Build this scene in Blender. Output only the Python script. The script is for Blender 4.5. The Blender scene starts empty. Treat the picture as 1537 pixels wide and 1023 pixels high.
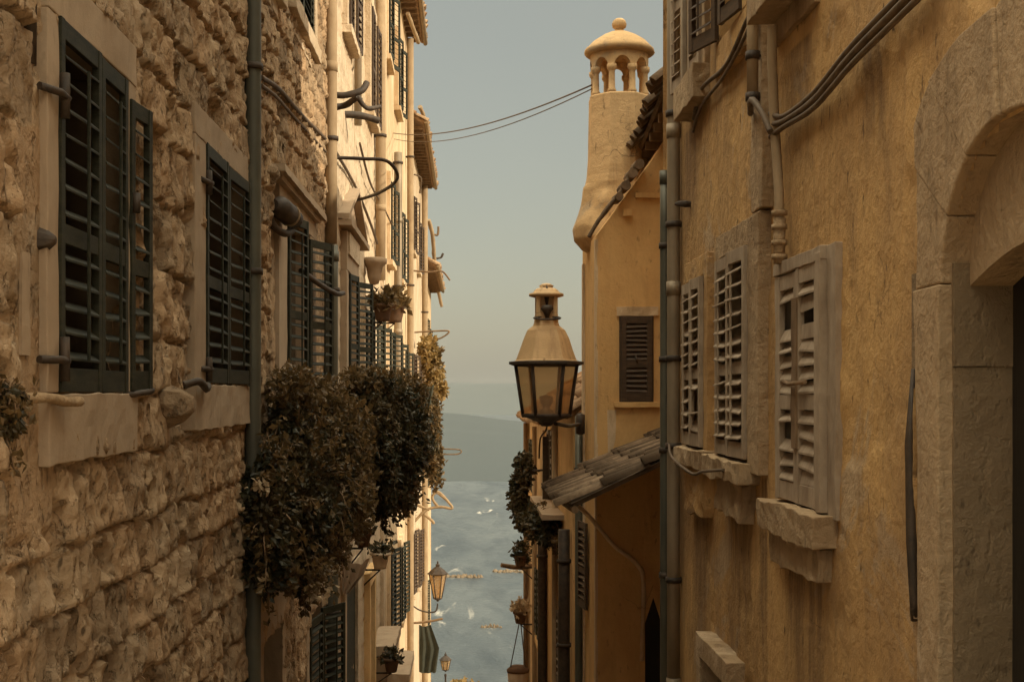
import bpy, math, random
import numpy as np
from mathutils import Vector, noise
rnd = random.Random(7)
R = math.radians
scn = bpy.context.scene
col = scn.collection
FPX, VX, VY = 2000.0, 700.0, 590.0          # focal length and vanishing point read off the photograph
A, B = 1.8, 1.85                            # distance of the two alley fronts from the middle of the steps
def LY(px, w=0.0): return FPX*(A-w)/(VX-px)
def RY(px, w=0.0): return FPX*(B-w)/(px-VX)
def ZZ(py, Y): return (VY-py)*Y/FPX
def P(px, py, Y): return ((px-VX)*Y/FPX, Y, ZZ(py, Y))
def LP(px, py, w=0.0):
    Y = LY(px, w); return (-A+w, Y, ZZ(py, Y))
def RP(px, py, w=0.0):
    Y = RY(px, w); return (B-w, Y, ZZ(py, Y))
# ------------------------------------------------------------------ node materials
def new_mat(name):
    m = bpy.data.materials.new(name); m.use_nodes = True
    nt = m.node_tree; nt.nodes.clear()
    out = nt.nodes.new('ShaderNodeOutputMaterial'); bs = nt.nodes.new('ShaderNodeBsdfPrincipled')
    nt.links.new(bs.outputs[0], out.inputs[0])
    return m, nt, bs, out
def N(nt, t, **k):
    n = nt.nodes.new(t)
    for a, v in k.items(): setattr(n, a, v)
    return n
def coords(nt, scale=(1,1,1), kind='Object'):
    tc = N(nt, 'ShaderNodeTexCoord'); mp = N(nt, 'ShaderNodeMapping'); mp.inputs['Scale'].default_value = scale
    nt.links.new(tc.outputs[kind], mp.inputs[0]); return mp.outputs[0]
def noise_n(nt, vec, scale, detail=6, rough=.6, dist=0.0):
    n = N(nt, 'ShaderNodeTexNoise'); n.inputs['Scale'].default_value = scale; n.inputs['Detail'].default_value = detail
    n.inputs['Roughness'].default_value = rough; n.inputs['Distortion'].default_value = dist
    nt.links.new(vec, n.inputs['Vector']); return n.outputs['Fac']
def ramp(nt, fac, stops):
    r = N(nt, 'ShaderNodeValToRGB'); e = r.color_ramp.elements
    while len(e) < len(stops): e.new(.5)
    for i, (p, c) in enumerate(stops):
        e[i].position = p; e[i].color = (c, c, c, 1) if not isinstance(c, tuple) else (*c, 1)
    nt.links.new(fac, r.inputs[0]); return r.outputs[0]
def mix(nt, fac, a, b, blend='MIX'):
    n = N(nt, 'ShaderNodeMix', data_type='RGBA', blend_type=blend)
    for s, v in ((n.inputs[0], fac), (n.inputs[6], a), (n.inputs[7], b)):
        if isinstance(v, (int, float)): s.default_value = v
        elif isinstance(v, tuple): s.default_value = (*v, 1)
        else: nt.links.new(v, s)
    return n.outputs[2]
def bump(nt, h, strength, dist=.02, nrm=None):
    b = N(nt, 'ShaderNodeBump'); b.inputs['Strength'].default_value = strength; b.inputs['Distance'].default_value = dist
    nt.links.new(h, b.inputs['Height'])
    if nrm is not None: nt.links.new(nrm, b.inputs['Normal'])
    return b.outputs[0]
def mat_wall(name, c1, c2, stain, stain_amt=.6, patch=None, patch_lo=.6, bstr=.5, bdist=.015, rough=.92, spots=.5, pock=0.0, tone=False, cracks=0.0, blotch=None, drips=()):
    """weathered plaster or stone: two tones, rain streaks, dark specks, bare patches, fine relief"""
    m, nt, bs, out = new_mat(name)
    v = coords(nt); vs = coords(nt, (2.4, 2.4, .55))
    c = mix(nt, ramp(nt, noise_n(nt, v, .9, 8, .62, .4), [(.36, 0.), (.66, 1.)]), c1, c2)
    c = mix(nt, ramp(nt, noise_n(nt, v, 7, 6, .7), [(.4, 0.), (.75, .4)]), c, tuple(x*.72 for x in c1))
    if patch:
        c = mix(nt, ramp(nt, noise_n(nt, v, .75, 9, .7, .9), [(patch_lo, 0.), (patch_lo+.05, .8)]), c, patch)
    c = mix(nt, ramp(nt, noise_n(nt, vs, 1.5, 9, .72, .8), [(.5, 0.), (.72, stain_amt)]), c, stain)
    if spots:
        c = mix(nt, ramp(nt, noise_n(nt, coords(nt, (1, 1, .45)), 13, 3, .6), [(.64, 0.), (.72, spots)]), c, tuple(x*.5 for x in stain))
    if tone:
        at = N(nt, 'ShaderNodeAttribute', attribute_name='tone')
        c = mix(nt, 1.0, c, ramp(nt, at.outputs['Fac'], [(0., (.72,.70,.68)), (.35, (.95,.93,.90)), (.6, (1.1,1.0,.9)), (.85, (1.2,1.18,1.14)), (1., (.85,.80,.75))]), 'MULTIPLY')
    if blotch:
        b1_ = ramp(nt, noise_n(nt, coords(nt, (1, 1, .6)), .42, 10, .74, 1.0), [(.47, 0.), (.57, .6), (.68, .85)])
        c = mix(nt, b1_, c, blotch)
    if drips:                                        # rain and rust stains that have run down the wall: (along, half width, top, length)
        sp = N(nt, 'ShaderNodeSeparateXYZ'); nt.links.new(v, sp.inputs[0]); acc = None
        def mth(op, a, b_=None):
            q = N(nt, 'ShaderNodeMath', operation=op)
            for k_, x_ in enumerate((a, b_)):
                if x_ is None: continue
                if isinstance(x_, (int, float)): q.inputs[k_].default_value = x_
                else: nt.links.new(x_, q.inputs[k_])
            return q.outputs[0]
        wob_ = mth('MULTIPLY', mth('SUBTRACT', noise_n(nt, coords(nt, (3, 3, .8)), 1.6, 7, .7), .5), .55)
        for (yc, hw_, zt, ln) in drips:
            dy = mth('ABSOLUTE', mth('ADD', mth('SUBTRACT', sp.outputs['Y'], yc), wob_)); my = ramp(nt, mth('DIVIDE', dy, hw_*2), [(.25, 1.), (.5, 0.)])
            mz = ramp(nt, mth('DIVIDE', mth('SUBTRACT', zt, sp.outputs['Z']), ln), [(0., 0.), (.02, 1.), (.35, .75), (1., 0.)])
            m_ = mth('MULTIPLY', my, mz); acc = m_ if acc is None else mth('MAXIMUM', acc, m_)
        stk = ramp(nt, noise_n(nt, coords(nt, (5, 5, .5)), 2.2, 7, .7), [(.32, .25), (.6, .9)])
        c = mix(nt, mth('MULTIPLY', acc, stk), c, stain)
    ck = None
    if cracks:
        wv = N(nt, 'ShaderNodeVectorMath', operation='ADD'); nz = N(nt, 'ShaderNodeTexNoise'); nz.inputs['Scale'].default_value = 2.6; nz.inputs['Detail'].default_value = 6
        nt.links.new(v, nz.inputs['Vector']); nt.links.new(v, wv.inputs[0]); nt.links.new(nz.outputs['Color'], wv.inputs[1])
        vo = N(nt, 'ShaderNodeTexVoronoi', feature='DISTANCE_TO_EDGE'); vo.inputs['Scale'].default_value = .8; nt.links.new(wv.outputs[0], vo.inputs['Vector'])
        ck = mix(nt, 1.0, ramp(nt, vo.outputs['Distance'], [(0., 1.), (.010, 0.)]), ramp(nt, noise_n(nt, v, 1.3, 3), [(.54, 0.), (.62, 1.)]), 'MULTIPLY')
        c = mix(nt, mix(nt, 1.0, ck, (cracks,)*3, 'MULTIPLY'), c, tuple(x*.35 for x in stain))
    nt.links.new(c, bs.inputs['Base Color']); bs.inputs['Roughness'].default_value = rough
    bs.inputs['Specular IOR Level'].default_value = .2
    h1 = noise_n(nt, v, 55, 8, .7); h2 = noise_n(nt, v, 11, 6, .6, .3)
    n1 = bump(nt, h1, bstr, .006); n2 = bump(nt, h2, bstr, bdist, n1)
    if pock:
        n2 = bump(nt, ramp(nt, noise_n(nt, coords(nt, (1, 1, .6)), 17, 4, .55), [(.3, 0.), (.45, 1.)]), pock, .02, n2)
    nt.links.new(n2, bs.inputs['Normal'])
    return m
def mat_plain(name, c1, c2, rough=.6, scale=9., bstr=.25, metal=0., stretch=(1, 1, 1), spec=.4, bscale=40):
    m, nt, bs, out = new_mat(name)
    v = coords(nt, stretch)
    c = mix(nt, ramp(nt, noise_n(nt, v, scale, 7, .65), [(.35, 0.), (.68, 1.)]), c1, c2)
    nt.links.new(c, bs.inputs['Base Color']); bs.inputs['Roughness'].default_value = rough; bs.inputs['Metallic'].default_value = metal
    bs.inputs['Specular IOR Level'].default_value = spec
    nt.links.new(bump(nt, noise_n(nt, v, bscale, 6, .65), bstr, .006), bs.inputs['Normal'])
    return m
def mat_tile(name, c1, c2, c3):
    m, nt, bs, out = new_mat(name)
    g = N(nt, 'ShaderNodeNewGeometry'); v = coords(nt)
    c = ramp(nt, g.outputs['Random Per Island'], [(0., c1), (.5, c2), (1., c3)])
    c = mix(nt, ramp(nt, noise_n(nt, v, 6, 7, .7), [(.42, 0.), (.62, .75)]), c, tuple(x*.45 for x in c2))
    nt.links.new(c, bs.inputs['Base Color']); bs.inputs['Roughness'].default_value = .9; bs.inputs['Specular IOR Level'].default_value = .2
    nt.links.new(bump(nt, noise_n(nt, v, 30, 7, .7), .7, .012), bs.inputs['Normal']); return m
def mat_leaf(name, tones, trans=.25):
    m, nt, bs, out = new_mat(name)
    g = N(nt, 'ShaderNodeNewGeometry')
    r = ramp(nt, g.outputs['Random Per Island'], tones)
    c = mix(nt, ramp(nt, noise_n(nt, coords(nt), 2.2, 3), [(.4, 0.), (.62, .6)]), r, tones[-1][1])
    nt.links.new(c, bs.inputs['Base Color']); bs.inputs['Roughness'].default_value = .5; bs.inputs['Specular IOR Level'].default_value = .35
    tr = N(nt, 'ShaderNodeBsdfTranslucent'); nt.links.new(c, tr.inputs[0])
    mx = N(nt, 'ShaderNodeMixShader'); mx.inputs[0].default_value = trans
    nt.links.new(bs.outputs[0], mx.inputs[1]); nt.links.new(tr.outputs[0], mx.inputs[2]); nt.links.new(mx.outputs[0], out.inputs[0])
    return m
M = dict(
 rough=mat_wall('rough_limestone', (.43,.315,.205), (.35,.245,.15), (.14,.095,.055), .55, (.50,.385,.27), .6, 1., .035, spots=.8, pock=1., tone=True, cracks=.6),  # strong dark specks stand in for shade in the stone's pits
 smooth=mat_wall('smooth_limestone', (.66,.53,.38), (.58,.45,.31), (.30,.20,.11), .8, None, .6, .9, .03, spots=.7, pock=.4, cracks=.5, blotch=(.44,.33,.21)),
 dressed=mat_wall('dressed_stone', (.43,.325,.225), (.37,.27,.18), (.19,.13,.08), .4, None, .6, .45, .008, spots=.3),
 ochre=mat_wall('ochre_plaster', (.59,.365,.15), (.45,.265,.11), (.17,.10,.05), .55, (.45,.33,.21), .56, .9, .022, spots=.9, pock=.22, cracks=.55, blotch=(.29,.175,.085), drips=((-.75, .6, 1.85, 1.9), (1.0, .55, 2.0, 1.7), (2.5, .5, 1.9, 1.8), (-.38, .10, 3.55, 1.2), (-2.55, .16, 1.95, 1.6), (.25, .14, 2.3, 1.9), (-.6, .35, 4.75, .9), (3.0, .35, 5.0, 1.2), (-1.9, .22, 4.4, .7))),
 amber=mat_wall('amber_plaster', (.72,.46,.20), (.64,.40,.17), (.36,.21,.085), .5, (.60,.42,.24), .62, .5, .012, spots=.5, cracks=.5, blotch=(.55,.32,.13)),
 gold=mat_wall('golden_plaster', (.76,.52,.26), (.68,.44,.21), (.34,.20,.085), .5, (.56,.40,.22), .6, .4, .01, spots=.4, cracks=.5, blotch=(.50,.31,.13)),
 cream=mat_wall('cream_plaster', (.70,.54,.36), (.62,.46,.29), (.30,.19,.10), .8, (.56,.37,.19), .6, .5, .012, spots=.4, cracks=.5, blotch=(.46,.32,.18)),
 tower=mat_wall('tower_plaster', (.63,.42,.22), (.56,.36,.175), (.25,.155,.08), .6, (.40,.295,.19), .53, .7, .02, spots=.6, cracks=.7),
 grey=mat_wall('grey_stone', (.42,.295,.175), (.34,.23,.13), (.13,.082,.045), .75, (.50,.37,.24), .57, .9, .03, spots=.5, pock=.25),
 tile=mat_tile('clay_tile', (.24,.13,.065), (.36,.22,.12), (.44,.30,.18)),
 darktile=mat_tile('sooty_clay_tile', (.075,.05,.03), (.15,.10,.062), (.26,.18,.115)),
 green=mat_plain('green_paint', (.019,.020,.013), (.046,.043,.027), .6, 6, .3, stretch=(1,1,4), spec=.15),
 brown=mat_plain('brown_shutter_paint', (.045,.026,.014), (.085,.05,.026), .6, 8, .3, stretch=(1,1,5)),
 white=mat_plain('weathered_white_wood', (.40,.31,.22), (.24,.17,.11), .85, 7, .6, stretch=(1,1,.5)),
 wood=mat_plain('old_wood', (.13,.075,.035), (.24,.15,.08), .85, 12, .5, stretch=(1,1,.3)),
 backing_pane=mat_plain('dark_backing_glass', (.008,.007,.006), (.014,.012,.009), .12, 3, .05, spec=.5),  # near-black backing behind the louvres, gap darkness set in its colour
 black=mat_plain('black_door_wood', (.012,.009,.006), (.02,.014,.009), .6, 6, .3, stretch=(1,1,.2)),
 iron=mat_plain('wrought_iron', (.030,.021,.014), (.07,.045,.028), .65, 12, .4, spec=.4),
 pipe=mat_plain('zinc_pipe', (.32,.25,.17), (.21,.16,.105), .55, 3, .2, .25, (1,1,.5), bscale=12),
 greenpipe=mat_plain('green_zinc_pipe', (.13,.125,.095), (.085,.082,.062), .5, 3, .2, .3, (1,1,.5), bscale=12),
 clay=mat_plain('clay_duct', (.36,.26,.155), (.25,.17,.095), .85, 4, .4, 0, (1,1,.6)),
 cable=mat_plain('cable_sheath', (.085,.055,.032), (.15,.10,.06), .7, 9, .2),
 pot=mat_plain('terracotta_pot', (.14,.075,.04), (.09,.05,.028), .85, 9, .3),
 cloth=mat_plain('white_cloth', (.55,.43,.31), (.48,.36,.25), .95, 5, .3),
 darkcloth=mat_plain('dark_green_cloth', (.028,.031,.022), (.045,.045,.03), .9, 6, .3),
 copper=mat_wall('ochre_painted_metal', (.64,.43,.23), (.54,.345,.17), (.26,.15,.07), .6, (.42,.30,.18), .58, .4, .01, .6, spots=.6),
 leaf=mat_leaf('ivy_leaf', [(0., (.015,.017,.007)), (.5, (.028,.029,.012)), (.84, (.05,.042,.018)), (1., (.12,.08,.034))]),
 rustleaf=mat_leaf('rusty_leaf', [(0., (.05,.034,.013)), (.5, (.10,.064,.025)), (1., (.21,.13,.052))], .35),
 goldleaf=mat_leaf('golden_leaf', [(0., (.16,.105,.03)), (.5, (.28,.18,.06)), (1., (.40,.26,.10))], .35),
 flower=mat_leaf('pale_blossom', [(0., (.42,.30,.17)), (1., (.52,.40,.26))], .3),
 rock=mat_wall('shore_rock', (.21,.155,.10), (.15,.11,.07), (.07,.05,.03), .5, None, .6, .8, .05),
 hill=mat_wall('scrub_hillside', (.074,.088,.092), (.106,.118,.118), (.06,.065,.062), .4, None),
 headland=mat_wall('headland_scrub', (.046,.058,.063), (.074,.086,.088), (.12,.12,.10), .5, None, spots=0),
 jamb=mat_wall('dark_jamb_stone', (.25,.175,.105), (.18,.125,.07), (.09,.06,.035), .6, None, .6, .9, .02, spots=.7, pock=.4),  # darker stone tone for the reveal inside the arched doorway
 earth=mat_wall('hillside_earth', (.15,.12,.07), (.10,.09,.05), (.07,.06,.03), .5, None),
 paving=mat_wall('stone_paving', (.34,.25,.16), (.28,.20,.12), (.15,.10,.06), .4, None, .6, .4, .01),
)
def mat_glass():
    m, nt, bs, out = new_mat('frosted_lamp_glass')
    c = mix(nt, ramp(nt, noise_n(nt, coords(nt), 6, 5), [(.4, 0.), (.65, 1.)]), (.80,.67,.50), (.72,.58,.41))
    nt.links.new(c, bs.inputs['Base Color']); bs.inputs['Roughness'].default_value = .25
    tr = N(nt, 'ShaderNodeBsdfTranslucent'); nt.links.new(c, tr.inputs[0])
    tp = N(nt, 'ShaderNodeBsdfTransparent'); tp.inputs[0].default_value = (.95,.85,.7,1)
    m1 = N(nt, 'ShaderNodeMixShader'); m1.inputs[0].default_value = .5
    nt.links.new(bs.outputs[0], m1.inputs[1]); nt.links.new(tr.outputs[0], m1.inputs[2])
    m2 = N(nt, 'ShaderNodeMixShader'); m2.inputs[0].default_value = .72
    nt.links.new(m1.outputs[0], m2.inputs[1]); nt.links.new(tp.outputs[0], m2.inputs[2]); nt.links.new(m2.outputs[0], out.inputs[0])
    return m
M['glass'] = mat_glass()
def mat_sea():
    m, nt, bs, out = new_mat('sea_water')
    big = noise_n(nt, coords(nt, (.004, .0016, 1)), 1, 6, .6)
    c = mix(nt, ramp(nt, big, [(.35, 0.), (.65, 1.)]), (.034,.046,.054), (.052,.064,.070))
    c = mix(nt, ramp(nt, noise_n(nt, coords(nt, (.035, .011, 1)), 1, 8, .68, .6), [(.40, 0.), (.62, .75)]), c, (.090,.102,.103))
    c = mix(nt, ramp(nt, noise_n(nt, coords(nt, (.09, .022, 1)), 1, 6, .65, .4), [(.50, 0.), (.66, .7)]), c, (.020,.029,.036))
    foam = ramp(nt, noise_n(nt, coords(nt, (.12, .026, 1)), 1, 7, .62, .5), [(.61, 0.), (.69, 1.)])
    gate = ramp(nt, noise_n(nt, coords(nt, (.02, .006, 1)), 1, 3, .5), [(.46, 0.), (.6, 1.)])
    f = mix(nt, 1.0, foam, gate, 'MULTIPLY')
    c = mix(nt, f, c, (.55,.50,.42))
    nt.links.new(c, bs.inputs['Base Color']); bs.inputs['Roughness'].default_value = .35; bs.inputs['Specular IOR Level'].default_value = .4
    w1 = noise_n(nt, coords(nt, (.10, .06, 1)), 1, 9, .68, .5); w2 = noise_n(nt, coords(nt, (.7, .4, 1)), 1, 5, .6)
    nt.links.new(bump(nt, w1, .9, 2.2, bump(nt, w2, .6, .3)), bs.inputs['Normal'])
    return m
M['sea'] = mat_sea()
# ------------------------------------------------------------------ mesh collecting
class MB:
    def __init__(s, T=None): s.v = []; s.f = []; s.sm = []; s.T = T
    def add(s, vs, fs, smooth=False, T=None):
        o = len(s.v); T = T or s.T
        s.v += [tuple(T(*p)) for p in vs] if T else [tuple(p) for p in vs]
        s.f += [tuple(i+o for i in f) for f in fs]; s.sm += [smooth]*len(fs); return s
    def box(s, u0, u1, v0, v1, w0, w1, taper=0):
        t = taper
        return s.add([(u0,v0,w0),(u1,v0,w0),(u1,v1,w0),(u0,v1,w0),(u0+t,v0+t,w1),(u1-t,v0+t,w1),(u1-t,v1-t,w1),(u0+t,v1-t,w1)],
              [(0,3,2,1),(4,5,6,7),(0,1,5,4),(1,2,6,5),(2,3,7,6),(3,0,4,7)])
    def rbox(s, u0, u1, v0, v1, w0, w1, amp=.01, seg=.07, seed=0.):
        """box whose faces are split and roughened, like worn stone or old wood"""
        L = [(u0,u1),(v0,v1),(w0,w1)]
        n = [max(1, min(40, int(round(abs(b-a)/seg)))) for a, b in L]
        idx = {}; vs = []; fs = []
        def vid(i, j, k):
            key = (i, j, k)
            if key not in idx:
                p = Vector([L[a][0]+(L[a][1]-L[a][0])*q/n[a] for a, q in enumerate(key)])
                d = noise.noise_vector(p*5+Vector((seed, seed*2, 3.1)))*amp + noise.noise_vector(p*17+Vector((seed, 1, 2)))*amp*.5
                idx[key] = len(vs); vs.append(tuple(p+d))
            return idx[key]
        for a in range(3):
            b, c = (a+1) % 3, (a+2) % 3
            for side in (0, n[a]):
                for i in range(n[b]):
                    for j in range(n[c]):
                        q = []
                        for di, dj in ((0,0),(1,0),(1,1),(0,1)):
                            k = [0,0,0]; k[a] = side; k[b] = i+di; k[c] = j+dj; q.append(vid(*k))
                        fs.append(tuple(q if side else q[::-1]))
        return s.add(vs, fs)
    def tube(s, pts, r, n=10, wob=0., T=None):
        pts = [Vector(p) for p in pts]; rs = r if isinstance(r, (list, tuple)) else [r]*len(pts)
        vs = []; fs = []; up = None
        for i, p in enumerate(pts):
            d = (pts[min(i+1, len(pts)-1)]-pts[max(i-1, 0)])
            d = d.normalized() if d.length > 1e-9 else Vector((0,0,1))
            if up is None: up = Vector((0,0,1)) if abs(d.z) < .9 else Vector((1,0,0))
            x = up.cross(d).normalized(); y = d.cross(x).normalized(); up = y
            for k in range(n):
                a = 2*math.pi*k/n; rr = rs[i]*(1+wob*noise.noise(p*7+Vector((k*.6, 0, 0))))
                vs.append(p+x*math.cos(a)*rr+y*math.sin(a)*rr)
        for i in range(len(pts)-1):
            for k in range(n): fs.append((i*n+k, i*n+(k+1) % n, (i+1)*n+(k+1) % n, (i+1)*n+k))
        s.add(vs, fs, True, T)
        o = len(s.v)-len(vs)
        s.f += [tuple(o+k for k in range(n))[::-1], tuple(o+(len(pts)-1)*n+k for k in range(n))]; s.sm += [False, False]
        return s
    def lathe(s, prof, c=(0,0,0), n=24, smooth=True, rot=0., rough=0.):
        vs = []; fs = []
        for i, (r, z) in enumerate(prof):
            for k in range(n):
                a = 2*math.pi*k/n+rot; rr = max(r, 1e-4)
                q = rr*(1+rough*noise.noise(Vector((math.cos(a)*3, math.sin(a)*3, z*5))))
                vs.append((c[0]+q*math.cos(a), c[1]+q*math.sin(a), c[2]+z))
        for i in range(len(prof)-1):
            for k in range(n): fs.append((i*n+k, i*n+(k+1) % n, (i+1)*n+(k+1) % n, (i+1)*n+k))
        fs += [tuple(range(n))[::-1], tuple((len(prof)-1)*n+k for k in range(n))]
        return s.add(vs, fs, smooth)
    def prism(s, poly, w0, w1):
        n = len(poly)
        return s.add([(u, v, w0) for u, v in poly]+[(u, v, w1) for u, v in poly],
            [tuple(range(n))[::-1], tuple(range(n, 2*n))]+[(i, (i+1) % n, n+(i+1) % n, n+i) for i in range(n)])
    def strip(s, inner, outer, w0, w1):
        """band between two outlines of equal length, with thickness"""
        n = len(inner); vs = []
        for w in (w0, w1): vs += [(u, v, w) for u, v in inner]+[(u, v, w) for u, v in outer]
        fs = []
        for i in range(n-1):
            fs += [(2*n+i, 2*n+i+1, 3*n+i+1, 3*n+i), (i+1, i, n+i, n+i+1), (i, i+1, 2*n+i+1, 2*n+i), (n+i+1, n+i, 3*n+i, 3*n+i+1)]
        fs += [(0, 2*n, 3*n, n), (n-1, 2*n-1, 4*n-1, 3*n-1)]
        return s.add(vs, fs)
    def build(s, name, mat, parent=None, bevel=0., loc=None):
        o0 = Vector((0,0,0)); p = parent
        while p is not None: o0 = o0+p.location; p = p.parent
        if loc is not None: o0 = o0+Vector(loc)
        me = bpy.data.meshes.new(name)
        me.from_pydata([(v[0]-o0.x, v[1]-o0.y, v[2]-o0.z) for v in s.v], [], s.f)
        me.polygons.foreach_set('use_smooth', s.sm)
        import bmesh
        bm = bmesh.new(); bm.from_mesh(me); bmesh.ops.recalc_face_normals(bm, faces=bm.faces); bm.to_mesh(me); bm.free()
        if getattr(s, 'tone', None) is not None:
            t_ = np.ones(len(me.vertices), np.float32)*.5; q_ = s.tone.reshape(-1); t_[:len(q_)] = q_
            me.attributes.new('tone', 'FLOAT', 'POINT').data.foreach_set('value', t_)
        me.update(); me.materials.append(mat if not isinstance(mat, str) else M[mat])
        o = bpy.data.objects.new(name, me); col.objects.link(o)
        if parent is not None: o.parent = parent
        if loc is not None: o.location = loc
        if bevel:
            b = o.modifiers.new('bevel', 'BEVEL'); b.width = bevel; b.segments = 2; b.limit_method = 'ANGLE'; b.angle_limit = R(40)
        return o
def tag(o, label, cat, group=None):
    o['label'] = label; o['category'] = cat
    if group: o['group'] = group
    return o
def thing(name, label, cat, loc=(0,0,0), group=None):
    o = bpy.data.objects.new(name, None); col.objects.link(o); o.location = loc; o.empty_display_size = .2
    return tag(o, label, cat, group)
def structure(o): o['kind'] = 'structure'; return o
def stuff(o): o['kind'] = 'stuff'; return o
def copy_tree(o, parent=None):
    c = o.copy(); col.objects.link(c)
    if parent is not None: c.parent = parent
    for ch in list(o.children): copy_tree(ch, c)
    return c
TL = lambda u, v, w: (-A+w, u, v)           # left front: u along the alley, v up, w out of the wall
TR = lambda u, v, w: (B-w, u, v)
def lerp(a, b, t): return a+(b-a)*t
def curve_pts(ctrl, n=8):
    """smooth path through control points"""
    c = [Vector(p) for p in ctrl]; out = []
    for i in range(len(c)-1):
        p0, p1, p2, p3 = c[max(i-1,0)], c[i], c[i+1], c[min(i+2, len(c)-1)]
        for k in range(n):
            t = k/n
            out.append(.5*((2*p1)+(p2-p0)*t+(2*p0-5*p1+4*p2-p3)*t*t+(3*p1-p0-3*p2+p3)*t**3))
    return out+[c[-1]]
# ------------------------------------------------------------------ numpy noise for the big wall sheets
def vn(u, v, seed):
    iu = np.floor(u); iv = np.floor(v); fu = u-iu; fv = v-iv
    fu = fu*fu*(3-2*fu); fv = fv*fv*(3-2*fv)
    def h(a, b): return np.modf(np.abs(np.sin(a*127.1+b*311.7+seed*74.7)*43758.5453))[0]
    return (h(iu,iv)*(1-fu)+h(iu+1,iv)*fu)*(1-fv)+(h(iu,iv+1)*(1-fu)+h(iu+1,iv+1)*fu)*fv
def fbm(u, v, seed, o=4, g=.5):
    t = 0; a = 1; n = 0
    for i in range(o): t = t+a*vn(u*2**i, v*2**i, seed+i); n += a; a *= g
    return t/n
def ridge(u, v, seed, o=4):
    t = 0; a = 1; n = 0
    for i in range(o): t = t+a*(1-np.abs(2*vn(u*2**i, v*2**i, seed+i)-1)); n += a; a *= .55
    return t/n
def ashlar(seed, hmin, hmax, wmin, wmax, amp, rough, joint):
    """height of rough-faced stone blocks laid in courses"""
    rr = random.Random(seed); zb = [-40.]
    while zb[-1] < 14: zb.append(zb[-1]+rr.uniform(hmin, hmax))
    zb = np.array(zb); rows = []
    for _ in zb:
        y = [0.+rr.uniform(0, .4)]
        while y[-1] < 60: y.append(y[-1]+rr.uniform(wmin, wmax))
        rows.append(np.array(y))
    L = max(len(r) for r in rows); yb = np.full((len(rows), L), 1e3)
    for i, r in enumerate(rows): yb[i, :len(r)] = r
    def H(Y, Z):
        wy = Y+.035*(fbm(Y*5, Z*5, 3)-.5)*2; wz = Z+.045*(fbm(Y*3.1, Z*3.1, 9)-.5)*2
        ci = np.clip(np.searchsorted(zb, wz)-1, 0, len(zb)-2)
        bi = np.zeros_like(ci)
        for c in np.unique(ci):
            m = ci == c; bi[m] = np.searchsorted(yb[c], wy[m])-1
        bi = np.clip(bi, 0, L-2)
        dy = np.minimum(wy-yb[ci, bi], yb[ci, bi+1]-wy); dz = np.minimum(wz-zb[ci], zb[ci+1]-wz)
        d = np.clip(np.minimum(dy, dz)/joint, 0, 1); d = d*d*(3-2*d)
        off = np.modf(np.abs(np.sin(ci*12.9898+bi*78.233+seed)*43758.5453))[0]
        qy = Y+.10*(fbm(Y*4, Z*4, 61)-.5); qz = Z+.10*(fbm(Y*4, Z*4, 71)-.5)
        pit = np.clip((fbm(qy*8, qz*3.6, 91, 3)-.58)/.045, 0, 1)
        r = .45*ridge(qy*7.5, qz*2.6, 21)+.36*fbm(Y*19, Z*12, 33)+.3*(1-ridge(qy*9, qz*4, 55, 3))-.55*pit+.13
        relz = np.clip((zb[ci+1]-wz)/(zb[ci+1]-zb[ci]), 0, 1)
        H.tone = off
        return amp*d*(.45+.6*off)+amp*.6*d*relz**1.5+rough*(r-.55)*(.25+.75*d)
    return H
def wavy(amp, s, seed):
    def H(Y, Z): return amp*(fbm(Y*s, Z*s, seed, 5)-.5)*2
    return H
def wall_sheet(mb, side, Y0, Y1, z0, z1, res, H, hole=None, depth=6., zres=None, flat=None):
    """front with real relief, plus ends, top, bottom and back so the house is a closed body"""
    ny = int((Y1-Y0)/res)+1; nz = int((z1-z0)/(zres or res))+1
    ys = np.linspace(Y0, Y1, ny); zs = np.linspace(z0, z1, nz)
    YY, Z = np.meshgrid(ys, zs); h = H(YY, Z)
    if flat is not None: h = flat(YY, Z, h)
    T = TL if side < 0 else TR
    X = (-A+h) if side < 0 else (B-h)
    V = np.stack([X, YY, Z], -1).reshape(-1, 3)
    idx = np.arange(ny*nz).reshape(nz, ny)
    q = np.stack([idx[:-1,:-1], idx[:-1,1:], idx[1:,1:], idx[1:,:-1]], -1).reshape(-1, 4)
    if hole is not None:
        cy = .25*(YY[:-1,:-1]+YY[:-1,1:]+YY[1:,1:]+YY[1:,:-1]).reshape(-1); cz = .25*(Z[:-1,:-1]+Z[:-1,1:]+Z[1:,1:]+Z[1:,:-1]).reshape(-1)
        q = q[~hole(cy, cz)]
    mb.tone = getattr(H, 'tone', None)
    o = len(mb.v); mb.v += [tuple(p) for p in V.tolist()]; mb.f += [tuple(i+o for i in f) for f in q.tolist()]; mb.sm += [True]*len(q)
    lo = -.05
    for (a, b) in (((Y0,z0),(Y0,z1)), ((Y1,z1),(Y1,z0)), ((Y0,z1),(Y1,z1)), ((Y1,z0),(Y0,z0))):
        mb.add([T(a[0],a[1],.02), T(b[0],b[1],.02), T(b[0],b[1],-depth), T(a[0],a[1],-depth)], [(0,1,2,3)])
    mb.add([T(Y0,z0,-depth), T(Y1,z0,-depth), T(Y1,z1,-depth), T(Y0,z1,-depth)], [(0,1,2,3)])
    return mb
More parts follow.
